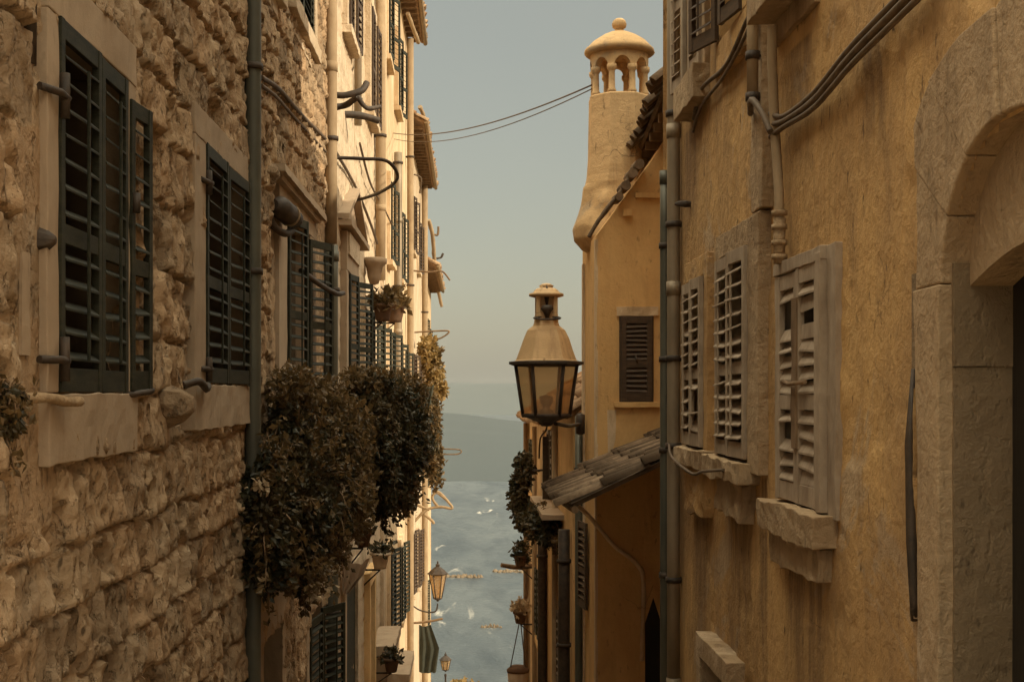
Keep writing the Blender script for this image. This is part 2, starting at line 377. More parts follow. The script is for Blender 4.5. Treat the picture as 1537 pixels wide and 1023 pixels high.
# ------------------------------------------------------------------ building parts
def shutter(parent, T, width, height, mat, thick=.035, gap=.075, rail=.07, tilt=38, mid=True, rod=True, holes=0., seed=1, name='shutter', slat_w=.055, stile=.055):
    """louvred leaf in a local frame: u across from the hinge, v up from the bottom, w outwards"""
    rr = random.Random(seed); m = MB(T)
    m.box(0, stile, 0, height, 0, thick); m.box(width-stile, width, 0, height, 0, thick)
    rails = [(0, rail*1.5), (height-rail*1.2, height)]
    if mid: rails.append((height*.40, height*.40+rail*1.2))
    for a, b in rails: m.box(stile, width-stile, a, b, .004, thick-.004)
    spans = sorted(rails); 
    for (a, b), (c, d) in zip(spans[:-1], spans[1:]):
        n = max(1, int((c-b)/gap))
        for i in range(n):
            if rr.random() < holes: continue
            v = b+(i+.5)*(c-b)/n; t = R(tilt+rr.uniform(-4, 4)+(rr.uniform(-25, 25) if holes and rr.random() < .25 else 0))
            ca, sa = math.cos(t)*slat_w/2, math.sin(t)*slat_w/2; e = .006; sk = rr.uniform(-.006, .006)*(1.6 if holes else 1)
            w = thick*.5
            vs = []
            for u, dv in ((stile-.003, -sk), (width-stile+.003, sk)):
                vs += [(u, v+dv+sa-e, w-ca), (u, v+dv+sa+e, w-ca), (u, v+dv-sa+e, w+ca), (u, v+dv-sa-e, w+ca)]
            m.add(vs, [(0,1,2,3), (7,6,5,4), (0,4,5,1), (1,5,6,2), (2,6,7,3), (3,7,4,0)])
    if rod: m.box(width*.56-.008, width*.56+.008, rail*2, height-rail*2.2, thick+.008, thick+.022)
    return m.build(name, mat, parent, .003)
def leafT(T, u0, v0, w0, ang=0., back=False):
    """frame of a leaf hinged at (u0, w0) and swung out by ang; back: it extends towards smaller u"""
    c, s_ = math.cos(R(ang)), math.sin(R(ang)); k = -1 if back else 1
    return lambda u, v, w: T(u0+k*(u*c-w*s_), v0+v, w0+u*s_+w*c)
def surround(parent, T, u0, u1, v0, v1, jamb, head, sill, mat='dressed', proud=.07, inset=-.22, seed=0, apron=0., name='window_frame', sill_out=.06):
    m = MB(T)
    m.rbox(u0-jamb, u0, v0, v1, inset, proud, .006, .12, seed); m.rbox(u1, u1+jamb, v0, v1, inset, proud, .006, .12, seed+1)
    m.rbox(u0-jamb-.002, u1+jamb+.002, v1, v1+head, inset, proud+.004, .006, .12, seed+2)
    f = m.build(name, mat, parent, .006)
    if inset < -.1 and name == 'window_frame': MB(T).box(u0+.002, u1-.002, v0+.002, v1-.002, -.12, -.11).build('backing_pane', 'backing_pane', f)
    if sill:
        k = MB(T); k.rbox(u0-jamb*1.0-.01, u1+jamb*.9, v0-sill, v0-.003, inset, proud+sill_out, .010, .08, seed+3)
        if apron: k.rbox(u0-jamb*.8, u1+jamb*.6, v0-sill-apron, v0-sill-.003, inset, proud*.55+.01, .010, .1, seed+4)
        k.build('sill', mat, f, .006)
    return f
def pipe(parent, pts, r, mat, clamps=(), name='drainpipe', joints=(), n=14):
    o = MB().tube(pts, r, n, .03).build(name, mat, parent)
    for c in clamps:
        m = MB().tube([(c[0], c[1], c[2]-.025), (c[0], c[1], c[2]+.025)], r*1.25, n)
        dx = -1 if c[0] < 0 else 1
        m.tube([c, (c[0]+dx*.14, c[1], c[2])], r*.25, 6); m.build('bracket', 'iron', o)
    for j in joints:
        MB().tube([(j[0], j[1], j[2]-.06), (j[0], j[1], j[2]+.06)], r*1.12, n).build('pipe_joint', mat, o)
    return o
def tiles(parent, e0, e1, up, length, mat='tile', pitch=.2, r=.085, seed=0, name='roof', thick=.06, board=True):
    """barrel-tile roof: eave from e0 to e1, 'up' the unit direction up the slope"""
    rr = random.Random(seed); e0, e1, up = Vector(e0), Vector(e1), Vector(up).normalized()
    e = (e1-e0); L = e.length; e = e/L; nrm = e.cross(up).normalized()
    if nrm.z < 0: nrm = -nrm
    m = MB(); n = max(1, int(L/pitch)); q = [e0, e1, e1+up*length, e0+up*length]
    if board:
        m.add([tuple(p-nrm*thick) for p in q]+[tuple(p) for p in q], [(0,1,2,3),(4,5,6,7),(0,1,5,4),(1,2,6,5),(2,3,7,6),(3,0,4,7)])
    seg = .42; ns = max(1, int(length/seg+.5)); K = 7
    for i in range(n+1):
        b = e0+e*min(L, i*L/n)
        jit = rr.uniform(-.10, .04)
        for j in range(ns):
            a0 = j*length/ns+jit-(.05 if j == 0 else 0); a1 = (j+1)*length/ns+.05+jit
            r0 = r*rr.uniform(.95, 1.08); r1 = r0*.82; dx = rr.uniform(-.02, .02); lift = rr.uniform(0, .028)
            vs = []; fs = []
            for a, ra, li in ((a0, r0, .028+lift), (a1, r1, .0+lift)):
                for t in range(K):
                    th = math.pi*t/(K-1)
                    for rad in (ra, ra-.016):
                        vs.append(tuple(b+e*(dx-math.cos(th)*rad)+up*a+nrm*(math.sin(th)*rad+li)))
            for t in range(K-1):
                o, i2 = 2*t, 2*K+2*t
                fs += [(o, o+2, i2+2, i2), (o+1, i2+1, i2+3, o+3), (o, o+1, o+3, o+2), (i2, i2+2, i2+3, i2+1)]
            m.add(vs, fs, True)
    return m.build(name, mat, parent)
def leaves(name, mat, centers, nr, size, parent=None, stretch=1.6, seed=0, droop=.4):
    """leaf-sized folded faces scattered round the given points (x, y, z, spread)"""
    r = np.random.default_rng(seed); C = np.array(centers, float); k = r.integers(0, len(C), nr)
    p = C[k, :3]+r.normal(0, 1, (nr, 3))*C[k, 3:4]
    return leaf_mesh(name, mat, p, size, parent, stretch, r, droop)
def leaf_mesh(name, mat, p, size, parent, stretch, r, droop):
    nr = len(p)
    d = r.normal(0, 1, (nr, 3)); d[:, 2] -= droop; d /= np.linalg.norm(d, axis=1)[:, None]
    s = r.normal(0, 1, (nr, 3)); s = np.cross(d, s); s /= np.linalg.norm(s, axis=1)[:, None]
    n = np.cross(d, s); sz = size*r.uniform(.45, 1.6, nr)[:, None]
    a = p; b = p+d*sz*stretch; mid = p+d*sz*stretch*.5-n*sz*.12
    l = mid+s*sz*.5+n*sz*.22; q = mid-s*sz*.5+n*sz*.22
    V = np.stack([a, l, b, q, mid], 1).reshape(-1, 3); o0 = Vector((0,0,0)); pp = parent
    while pp is not None: o0 = o0+pp.location; pp = pp.parent
    V = V-np.array(o0)
    i = np.arange(nr)[:, None]*5
    F = np.concatenate([i+np.array([[0,1,4]]), i+np.array([[1,2,4]]), i+np.array([[2,3,4]]), i+np.array([[3,0,4]])], 0)
    me = bpy.data.meshes.new(name); me.from_pydata(V.tolist(), [], F.tolist()); me.update(); me.materials.append(M[mat])
    ob = bpy.data.objects.new(name, me); col.objects.link(ob)
    if parent is not None: ob.parent = parent
    return ob
def blob_points(blobs, n, seed, shell=.55):
    """points in lumpy ellipsoids, mostly near their surface; blobs: (x,y,z, rx,ry,rz)"""
    r = np.random.default_rng(seed); Bk = np.array(blobs, float)
    w = (Bk[:,3]*Bk[:,4]*Bk[:,5])**.66; k = r.choice(len(Bk), n, p=w/w.sum())
    d = r.normal(0, 1, (n, 3)); d /= np.linalg.norm(d, axis=1)[:, None]
    rad = shell+(1-shell)*r.random(n)**.7; rad *= 1+.16*np.sin(d[:,0]*7+k)*np.cos(d[:,2]*6+k*2)+.14*np.sin(d[:,1]*11+k)*np.sin(d[:,2]*13+k*3)
    return Bk[k,:3]+d*Bk[k,3:6]*rad[:, None], r
# ================================================================== CAMERA, SUN, SKY, AIR
cam = bpy.data.cameras.new('camera'); co = bpy.data.objects.new('camera', cam); col.objects.link(co)
co.location = (0,0,0); co.rotation_euler = (R(90), 0, 0)
cam.sensor_width = 36; cam.lens = 36*FPX/1537; cam.shift_x = (768.5-VX)/1537; cam.shift_y = (VY-511.5)/1537
cam.clip_start = .05; cam.clip_end = 60000
scn.camera = co
AZ, EL = 23.5, 25.0                          # sun stands to the right, a little behind the camera
sd = Vector((math.cos(R(EL))*math.cos(R(AZ)), -math.cos(R(EL))*math.sin(R(AZ)), math.sin(R(EL))))
sun = bpy.data.lights.new('sun', 'SUN'); sun.energy = 3.0; sun.angle = R(.6); sun.color = (1., .87, .64)
so = bpy.data.objects.new('sun', sun); col.objects.link(so); so.location = (30, -15, 40)
so.rotation_euler = sd.to_track_quat('Z', 'Y').to_euler()
w = bpy.data.worlds.new('World'); scn.world = w; w.use_nodes = True; nt = w.node_tree; nt.nodes.clear()
out = N(nt, 'ShaderNodeOutputWorld'); bg = N(nt, 'ShaderNodeBackground'); sk = N(nt, 'ShaderNodeTexSky', sky_type='NISHITA')
sk.sun_disc = False; sk.sun_elevation = R(EL); sk.sun_rotation = R(90+AZ); sk.altitude = 60; sk.air_density = 1.0; sk.dust_density = 2.4; sk.ozone_density = 1.0
SKY_TINT = (1.02, .83, .61)
tint = mix(nt, 1.0, sk.outputs[0], SKY_TINT, 'MULTIPLY')
hzn = mix(nt, noise_n(nt, N(nt, 'ShaderNodeTexCoord').outputs['Generated'], 3.2, 6, .6, .4), (2.2,2.25,1.95), (2.62,2.58,2.12))
tint = mix(nt, .62, tint, hzn)          # pale even haze over the whole sky
# added bright cloud overhead, out of view, to fill the shaded alley
tc = N(nt, 'ShaderNodeTexCoord'); mp = N(nt, 'ShaderNodeMapping'); mp.inputs['Scale'].default_value = (1, 1, 2.4)
nt.links.new(tc.outputs['Generated'], mp.inputs[0])
cl = ramp(nt, noise_n(nt, mp.outputs[0], 2.1, 7, .6, .3), [(.42, 0.), (.75, 1.)])
sx = N(nt, 'ShaderNodeSeparateXYZ'); nt.links.new(tc.outputs['Generated'], sx.inputs[0])
mr = N(nt, 'ShaderNodeMapRange'); mr.inputs['From Min'].default_value = .45; mr.inputs['From Max'].default_value = .95
nt.links.new(sx.outputs['Z'], mr.inputs['Value'])
ZENITH_FILL = 36.0
cf = mix(nt, 1.0, cl, (.35,.35,.35), 'ADD')
cm = N(nt, 'ShaderNodeMath', operation='MULTIPLY'); nt.links.new(mr.outputs[0], cm.inputs[0]); nt.links.new(cf, cm.inputs[1])
cs = N(nt, 'ShaderNodeMath', operation='MULTIPLY'); nt.links.new(cm.outputs[0], cs.inputs[0]); cs.inputs[1].default_value = ZENITH_FILL
vc = N(nt, 'ShaderNodeVectorMath', operation='SCALE'); vc.inputs[0].default_value = (1.0, .915, .68); nt.links.new(cs.outputs[0], vc.inputs['Scale'])
tot = N(nt, 'ShaderNodeVectorMath', operation='ADD'); nt.links.new(tint, tot.inputs[0]); nt.links.new(vc.outputs[0], tot.inputs[1])
# faint high cloud patches in the open sky
nt.links.new(tot.outputs[0], bg.inputs[0]); bg.inputs['Strength'].default_value = .12; nt.links.new(bg.outputs[0], out.inputs[0])
scn.view_settings.view_transform = 'Standard'; scn.view_settings.look = 'None'; scn.view_settings.exposure = 0.55
scn.cycles.use_denoising = True; scn.cycles.max_bounces = 10; scn.cycles.diffuse_bounces = 6; scn.cycles.volume_bounces = 0
hz, hnt, hb, hout = new_mat('sea_haze'); hnt.nodes.remove(hb)
pv = N(hnt, 'ShaderNodeVolumePrincipled'); pv.inputs['Color'].default_value = (.96,.92,.84,1); pv.inputs['Density'].default_value = .000019; pv.inputs['Anisotropy'].default_value = .2
hnt.links.new(pv.outputs[0], hout.inputs['Volume'])
SEA = -60.0
stuff(MB().box(-6000, 6000, -400, 7000, SEA-41, 75).build('haze', hz))
# ================================================================== SETTING: terrain, steps, sea, far coast
def gz(Y): return -1.6 if Y < 4 else max(-1.6-.3*(Y-4), -57.4-max(0, Y-190)*.12)
xs = [-200,-120,-60,-30,-12,-6,-3,-1.8,0,1.8,3,6,12,30,60,120,200]; ysl = [-60,-20,-5,0,4]+list(range(6, 262, 4))
g = MB(); nx = len(xs)
g.add([(x, y, gz(y)-.12+.06*noise.noise(Vector((x*.3, y*.3, 0)))) for y in ysl for x in xs],
      [(j*nx+i, j*nx+i+1, (j+1)*nx+i+1, (j+1)*nx+i) for j in range(len(ysl)-1) for i in range(nx-1)], True)
structure(g.build('ground', 'earth'))
st = MB(); st.box(-1.9, 1.9, -6, 4.0, -1.75, -1.6)
for i in range(140):
    st.box(-1.9, 1.9, 4+i*.5, 4.5+i*.5-.002, -1.6-.15*(i+1)-.2, -1.6-.15*(i+1))
structure(st.build('alley_steps', 'paving'))
se = MB(); se.add([(x, y, SEA) for y in (215, 600, 1500, 3000, 6900) for x in (-5900, -1500, 0, 1500, 5900)],
      [(j*5+i, j*5+i+1, (j+1)*5+i+1, (j+1)*5+i) for j in range(4) for i in range(4)])
structure(se.build('sea', 'sea'))
hx = np.linspace(-3000, 3000, 120); hy = np.linspace(3050, 6400, 60); HX, HY = np.meshgrid(hx, hy)
sh = 3480+260*(fbm(HX/700+3, HX*0+.5, 4, 3)-.5)*2+HX*.12
t = np.clip((HY-sh)/1500, 0, 1); t = t*t*(3-2*t)
HZ = SEA-1.2+(108-HX*.035)*t*(.72+.52*fbm(HX/420, HY/900, 8, 4))+5*t*(fbm(HX/130, HY/130, 3, 3)-.5)
hm = MB(); hm.add(np.stack([HX, HY, HZ], -1).reshape(-1, 3).tolist(), [(j*120+i, j*120+i+1, (j+1)*120+i+1, (j+1)*120+i) for j in range(59) for i in range(119)], True)
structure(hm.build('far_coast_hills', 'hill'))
kx = np.linspace(-900, 900, 110); ky = np.linspace(760, 2500, 60); KX, KY = np.meshgrid(kx, ky)
tt = np.clip((KY-900-120*(fbm(KX/160+2, KX*0+.3, 14, 4)-.5)*2)/950, 0, 1); td = np.clip((2450-KY)/420, 0, 1)
KZ = SEA-1.0+np.clip(28-.10*KX, 9, 40)*tt**.8*(.8+.42*fbm(KX/220, KY/260, 18, 5))*(td*td*(3-2*td))
km = MB(); km.add(np.stack([KX, KY, KZ], -1).reshape(-1, 3).tolist(), [(j*110+i, j*110+i+1, (j+1)*110+i+1, (j+1)*110+i) for j in range(59) for i in range(109)], True)
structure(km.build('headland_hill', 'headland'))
def islet(px0, px1, py, label, seed, hgt):
    Y = -SEA*FPX/(py-VY); a = P(px0, py, Y)[0]; b = P(px1, py, Y)[0]; o = MB(); rr = random.Random(seed)
    n = 17
    for i in range(n):
        x = lerp(a, b, (i+.5)/n)+rr.uniform(-.4, .4); r = (b-a)/n*rr.uniform(.7, 1.5)
        o.lathe([(r*1.25, -1.), (r*1.1, 0), (r*.85, hgt*.5*rr.uniform(.6, 1.2)), (r*.35, hgt*rr.uniform(.6, 1.2)), (0.02, hgt*1.05)], (x, Y+rr.uniform(-1.5, 1.5), SEA), 9, False, rr.random(), .35)
    return tag(o.build('shore_rock', 'rock'), label, 'rock', 'low rocks in the bay')
islet(670, 722, 866, 'low tan reef breaking the water right of the small hanging lantern', 3, .9)
islet(741, 796, 858, 'low tan reef behind the plank on the golden house', 5, .8)
islet(724, 752, 940, 'smallest tan reef low in the strip of sea', 8, .6)
# ================================================================== LEFT: rough stone house
LH = thing('stone_house', 'rough hewn limestone house with dark green louvred shutters, nearest on the left', 'house', (-A, 10, gz(10)), 'houses along the alley')
def flatA(Y, Z, h):
    m = np.clip((5.74-Y)/.05, 0, 1)*np.clip((Y-5.18)/.05, 0, 1)*np.clip((Z+.62)/.06, 0, 1)*np.clip((1.45+.2*np.sin(Y*9)-Z)/.06, 0, 1)
    h = h*(1-m)+m*(.034+.008*(fbm(Y*5, Z*5, 2)-.5))
    m2 = np.clip((Y-12.0)/.1, 0, 1)*np.clip((Z+.3)/.06, 0, 1)*np.clip((2.1-Z)/.06, 0, 1)
    return h*(1-.8*m2)+.012*m2
ash = ashlar(5, .25, .40, .26, .70, .032, .125, .020)
wins = [(5.66,6.83,0,1.6), (8.86,10.5,.06,1.66), (12.95,14.9,.05,1.76), (13.3,15.2,3.95,5.3), (11.3,12.3,3.75,5.3), (11.5,12.7,-6,-2.15), (14.9,16.2,-6,-2.5)]
def holeA(Y, Z):
    m = np.zeros(Y.shape, bool)
    for a, b, c, d in wins: m |= (Y > a) & (Y < b) & (Z > c) & (Z < d)
    return m
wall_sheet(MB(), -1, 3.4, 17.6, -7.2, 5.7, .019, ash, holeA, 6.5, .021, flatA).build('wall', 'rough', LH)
# first window: two closed leaves and a folded third
fr = surround(LH, TL, 5.66, 6.83, 0, 1.60, .15, .21, .30, 'dressed', .07, seed=1, sill_out=.012)
shutter(fr, leafT(TL, 5.665, 0.005, .045), .635, 1.60, 'green', gap=.105, seed=3)
shutter(fr, leafT(TL, 6.305, 0.005, .045), .485, 1.585, 'green', gap=.105, seed=4)
shutter(fr, leafT(TL, 6.845, 0.012, .05, 5), .33, 1.50, 'green', gap=.105, seed=5, rod=False)
for z in (1.26, .14):
    h = MB().tube([TL(5.46, z, .05), TL(5.58, z, .10), TL(5.70, z, .095)], .017, 8, .2); h.tube([TL(5.67, z-.09, .092), TL(5.67, z+.10, .092)], .022, 8, .15); h.build('hinge', 'iron', fr)
MB().tube([TL(6.86, .93, .1), TL(6.87, 1.03, .1)], .022, 8).build('hinge', 'iron', fr)
k = MB().tube(curve_pts([TL(5.30, -.02, .04), TL(5.45, -.02, .09), TL(5.60, -.035, .12), TL(5.75, -.035, .13)]), .022, 9, .3); k.rbox(5.68, 5.78, -.075, -.01, .09, .14, .006, .03, 3) if False else None
k.build('shutter_catch', 'grey', fr)
MB().tube(curve_pts([TL(6.80, -.01, .06), TL(6.95, .0, .09), TL(7.2, .015, .10)]), .018, 8, .3).build('shutter_catch', 'iron', fr)
# second window
fr = surround(LH, TL, 8.86, 10.5, .06, 1.66, .36, .20, .30, 'dressed', .07, seed=5, sill_out=.012)
shutter(fr, leafT(TL, 8.87, .07, .045), .80, 1.60, 'green', gap=.105, seed=6)
shutter(fr, leafT(TL, 9.68, .07, .045, 2), .80, 1.58, 'green', gap=.105, seed=7)
for z in (1.40, .16):
    h = MB().tube([TL(8.70, z, .06), TL(8.9, z, .10)], .02, 8, .2); h.tube([TL(8.86, z-.08, .09), TL(8.86, z+.08, .09)], .022, 8, .15); h.build('hinge', 'iron', fr)
MB().tube(curve_pts([TL(8.2, .05, .05), TL(8.35, .07, .12), TL(8.6, .03, .12), TL(8.75, .05, .1)]), .026, 8, .4).build('shutter_catch', 'iron', fr)
# third window, leaves swung out
fr = surround(LH, TL, 12.95, 14.9, .05, 1.76, .55, .22, .2, 'dressed', .06, seed=9)
c = MB(TL); c.rbox(12.0, 15.5, 2.0, 2.07, -.1, .17, .008, .12, 3); c.rbox(12.15, 15.3, 1.95, 2.0, -.1, .12, .006, .12, 4); c.build('cornice', 'dressed', fr)
shutter(fr, leafT(TL, 13.1, .06, .03, 11), .62, 1.70, 'green', gap=.10, seed=8)
shutter(fr, leafT(TL, 14.88, .06, .03, 20), .60, 1.66, 'green', gap=.10, seed=9)
MB().tube(curve_pts([TL(13.7, 1.26, .1), TL(14.6, 1.19, .2), TL(15.4, 1.15, .30), TL(15.8, 1.19, .34)]), .03, 9, .25).build('shutter_stay', 'iron', fr)
# upper windows, only their aprons in frame
for (a, b, z, s) in ((13.3, 15.2, 3.95, 11), (11.3, 12.3, 3.75, 13)):
    fr = surround(LH, TL, a, b, z, 5.3, .2, .2, .16, 'smooth', .08, seed=s, apron=.12, sill_out=.05)
    shutter(fr, leafT(TL, a+.01, z+.01, .03), (b-a)/2-.01, 1.3, 'green', seed=s); shutter(fr, leafT(TL, (a+b)/2, z+.01, .03), (b-a)/2-.01, 1.3, 'green', seed=s+1)
# doorways at the foot of the house
for (a, b, z, s) in ((11.5, 12.7, -2.15, 15), (14.9, 16.2, -2.5, 17)):
    fr = surround(LH, TL, a, b, -6.5, z, .28, .3, 0, 'dressed', .05, seed=s, name='door_frame')
    if s == 15: MB(TL).box(a, b, -6.5, z, -.21, -.15).build('door', 'black', fr)
    else:
        shutter(fr, leafT(TL, a+.02, z-2.4, .03, 7), .62, 2.35, 'green', gap=.1, seed=20, name='door_leaf'); shutter(fr, leafT(TL, b-.02, z-2.4, .03, 28), .5, 2.3, 'green', gap=.1, seed=21, name='door_leaf')
def lump(parent, T, u, v, size, mat, seed, name='wall_bracket', out=.1):
    m = MB(); n = 10; vs = []; 
    prof = [(size*.7, -.04), (size, out*.3), (size*.8, out*.7), (size*.35, out), (0.0, out*1.02)]
    for r, w_ in prof:
        for k in range(n):
            a = 2*math.pi*k/n; q = max(r, .002)*(1+.45*noise.noise(Vector((math.cos(a)*2, math.sin(a)*2, w_*9+seed))))
            vs.append(T(u+q*math.cos(a)*.9, v+q*math.sin(a), w_))
    fs = [(i*n+k, i*n+(k+1) % n, (i+1)*n+(k+1) % n, (i+1)*n+k) for i in range(len(prof)-1) for k in range(n)]
    m.add(vs, fs); return m.build(name, mat, parent, .004)
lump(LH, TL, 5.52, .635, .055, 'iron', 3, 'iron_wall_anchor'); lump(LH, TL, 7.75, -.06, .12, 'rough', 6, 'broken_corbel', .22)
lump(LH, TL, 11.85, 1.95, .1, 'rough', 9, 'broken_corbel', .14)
s_ = MB(TL); s_.rbox(5.26, 5.36, .15, .56, -.05, .045, .006, .06, 3); s_.build('stone_ledge', 'dressed', LH)
s_ = MB(TL); s_.tube([(5.40, 1.33, .03), (5.41, 2.2, .03)], .028, 8, .1); s_.build('wall_conduit', 'iron', LH)
pipe(LH, [TL(10.62, z, .1) for z in (-5, -2, 0, 1.5, 3.2, 5.6)], .064, 'greenpipe', [TL(10.62, .97, .1), TL(10.62, 2.6, .1)], joints=[TL(10.62, -1.2, .1)])
pipe(LH, [TL(16.75, z, .1) for z in (1.88, 3, 4, 5.6)], .075, 'clay', [TL(16.75, 3.2, .1)], joints=[TL(16.75, 4.1, .1)])
pipe(LH, [TL(16.75, z, .1) for z in (-6, -3, -1, .5, 1.4, 1.86)], .088, 'greenpipe', [TL(16.75, 1.3, .1), TL(16.75, -2.75, .1)], joints=[TL(16.75, 1.72, .1)])
tiles(LH, (-1.42, 3.4, 5.66), (-1.42, 17.55, 5.66), (-.9, 0, .42), 3.2, 'tile', seed=3)
# ------------------------------------------------------------------ left: further houses
def open_window(parent, T, u0, u1, v0, v1, fmat, smat, seed, a1=14, a2=30, proud=.09, dark=True, lw=.5):
    fr = surround(parent, T, u0, u1, v0, v1, .18, .18, .12, fmat, proud, -.05, seed=seed)
    MB(T).box(u0, u1, v0, v1, -.04, .012).build('opening_shade', 'black', fr)  # black slab on the wall face, its colour stands for the opening's shade
    shutter(fr, leafT(T, u0+.03, v0+.02, proud, a1), lw, v1-v0-.06, smat, gap=.11, seed=seed, rod=False)
    shutter(fr, leafT(T, u1, v0+.02, proud, a2), lw, v1-v0-.06, smat, gap=.11, seed=seed+1, rod=False)
    return fr
BH = thing('pediment_house', 'pale smooth stone house with a pedimented window, second on the left', 'house', (-A, 23, gz(23)), 'houses along the alley')
wall_sheet(MB(), -1, 17.62, 28, -10, 8.9, .06, ashlar(8, .34, .5, .6, 1.2, .018, .022, .06), None, 6.5).build('wall', 'smooth', BH)
fr = surround(BH, TL, 19.15, 20.6, -.1, 1.75, .3, .55, .18, 'dressed', .11, -.05, seed=31)
p = MB(TL); p.prism([(18.55, 2.42), (21.9, 2.42), (20.22, 3.0)], .0, .06); p.rbox(18.5, 21.95, 2.34, 2.42, -.05, .21, .006, .2, 3)
for a, b in (((18.48, 2.43), (20.22, 3.04)), ((21.97, 2.43), (20.22, 3.04))):
    d = .07; p.prism([(a[0], a[1]), (b[0], b[1]), (b[0], b[1]+d), (a[0], a[1]+d)], .0, .18)
p.build('pediment', 'dressed', fr)
MB(TL).box(19.15, 20.6, -.1, 1.75, -.04, .012).build('opening_shade', 'black', fr)  # dark slab on the wall, shade of the window opening as colour
MB(TL).rbox(19.0, 20.8, 1.98, 2.3, .05, .14, .004, .2, 2).build('frieze_panel', 'smooth', fr)
shutter(fr, leafT(TL, 19.2, -.08, .1, 10), .5, 1.8, 'green', gap=.1, seed=33, rod=False); shutter(fr, leafT(TL, 20.6, -.08, .1, 24), .5, 1.8, 'green', gap=.1, seed=34, rod=False)
open_window(BH, TL, 22.6, 23.8, -.2, 1.45, 'smooth', 'green', 36, 12, 26)
open_window(BH, TL, 19.3, 20.5, 5.3, 7.0, 'smooth', 'brown', 38, 0, 4, .1, lw=.55)
open_window(BH, TL, 23.6, 24.9, 5.0, 6.9, 'smooth', 'brown', 40, 0, 3, .12, lw=.6)
open_window(BH, TL, 25.4, 26.6, -.4, 1.35, 'smooth', 'green', 42, 10, 20)
fr = surround(BH, TL, 19.2, 21.2, -8, -2.85, .3, .25, 0, 'smooth', .08, -.05, seed=44, name='door_frame'); MB(TL).box(19.2, 21.2, -8, -2.85, -.04, .03).build('door', 'green', fr)
fr = surround(BH, TL, 23.5, 24.6, -7.5, -3.4, .25, .25, 0, 'gold', .12, -.05, seed=45, name='door_frame'); MB(TL).box(23.5, 24.6, -7.5, -3.4, -.04, .03).build('door', 'brown', fr)
m = MB(TL); m.lathe([(0,0)], (0,0,0)) if False else None
prof = [(.0,-.02),(.07,.0),(.11,.12),(.13,.3),(.19,.36),(.2,.44),(.15,.46),(.0,.47)]
MB().lathe([(r*1.15, z) for r, z in prof], (-1.62, 23.4, 1.92), 10, True, .2, .2).build('corbel', 'dressed', BH)
pipe(BH, [TL(25.9, z, .13) for z in (2.2, 4, 6, 8.8)], .1, 'clay', [TL(25.9, 5.0, .13)], joints=[TL(25.9, 3.6, .13)])
pipe(BH, [TL(20.9, z, .1) for z in (4.2, 6, 8.8)], .06, 'pipe', [TL(20.9, 4.6, .1), TL(20.9, 6.1, .1)])
m = MB(TL); m.rbox(17.66, 17.95, -9, 8.8, -.05, .05, .006, .3, 5); m.rbox(27.6, 27.98, -9, 8.8, -.05, .09, .006, .3, 6); m.build('pilaster', 'smooth', BH)
def far_house(name, label, Y0, Y1, top, bot, mat, wins, eave, seed, fm='cream', sm='green', pil=.1):
    o = thing(name, label, 'house', (-A, (Y0+Y1)/2, gz((Y0+Y1)/2)), 'houses along the alley')
    wall_sheet(MB(), -1, Y0+.02, Y1, bot, top, .12, wavy(.03, .7, seed), None, 7).build('wall', mat, o)
    for i, (a, b, c, d, x1, x2) in enumerate(wins): open_window(o, TL, a, b, c, d, fm, sm, seed+i*3, x1, x2, .1)
    m = MB(TL); m.rbox(Y0+.05, Y0+.4, bot, top-.3, -.05, pil, .008, .4, seed); m.build('pilaster', fm, o)
    if eave:
        r = tiles(o, (-A+eave, Y0+.15, top), (-A+eave, Y1-.05, top-.05), (-.86, 0, .5), 3.2, 'tile', .24, .1, seed, thick=.08)
        for i in range(int((Y1-Y0)/.6)): y = Y0+.4+i*.6; MB().box(-A-.05, -A+eave-.1, y, y+.1, top-.2, top-.09).build('rafter_end', 'wood', r)
        MB().tube([(-A+eave+.04, Y0+.1, top-.02), (-A+eave+.05, (Y0+Y1)/2, top-.07), (-A+eave+.04, Y1, top-.1)], .07, 8, .15).build('gutter', 'clay', r)
    return o
def broken(o, pts, r, mat='clay'): MB().tube(curve_pts(pts), r, 8, .3).build('broken_gutter', mat, o)
CH = far_house('cream_house', 'tall cream plaster house whose tiled eave reaches the top edge of the photo', 28, 41, 10.85, -15, 'cream',
    [(29.2,30.4,7.4,9.1,8,16), (33.5,34.7,7.2,9.0,8,14), (29.5,30.7,-.5,1.4,10,22), (33,34.2,-.6,1.3,10,20), (37,38.2,-.6,1.2,8,16), (30,31.2,3.0,4.8,6,10), (35,36.2,3.0,4.8,6,10), (30,31.2,-5.6,-3.6,8,15), (35,36.2,-6,-4,8,14)], .5, 51)
DH = far_house('weathered_house', 'weathered cream house with a sagging tiled eave below the overhead wire', 41, 54, 8.4, -20, 'smooth',
    [(43,44.2,4.6,6.4,8,14), (48,49.2,4.4,6.2,8,12), (43,44.2,-.5,1.3,8,16), (48,49.2,-.6,1.2,8,12), (43,44.2,-6.5,-4.5,8,12), (48,49.2,-7,-5,8,12)], .52, 61, 'smooth', 'brown')
EH = far_house('last_left_house', 'lowest sunlit house at the far end of the left row', 54, 67, 5.2, -25, 'cream',
    [(56,57.2,1.5,3.2,8,12), (61,62.2,1.3,3.0,6,10), (56,57.2,-4,-2,8,12), (61,62.2,-4.2,-2.2,6,10), (56,57.2,-10,-8,8,12)], .6, 71)
pipe(CH, [TL(32.4, z, .14) for z in (-1, 1, 3, 5, 5.85)], .1, 'pipe', [TL(32.4, 5.6, .14), TL(32.4, 2.6, .14)], joints=[TL(32.4, 4.2, .14), TL(32.4, 1.5, .14)])
pipe(CH, [TL(39.5, z, .14) for z in (-12, -6, 0, 5, 10.5)], .1, 'clay', [TL(39.5, 3.2, .14), TL(39.5, 7, .14)])
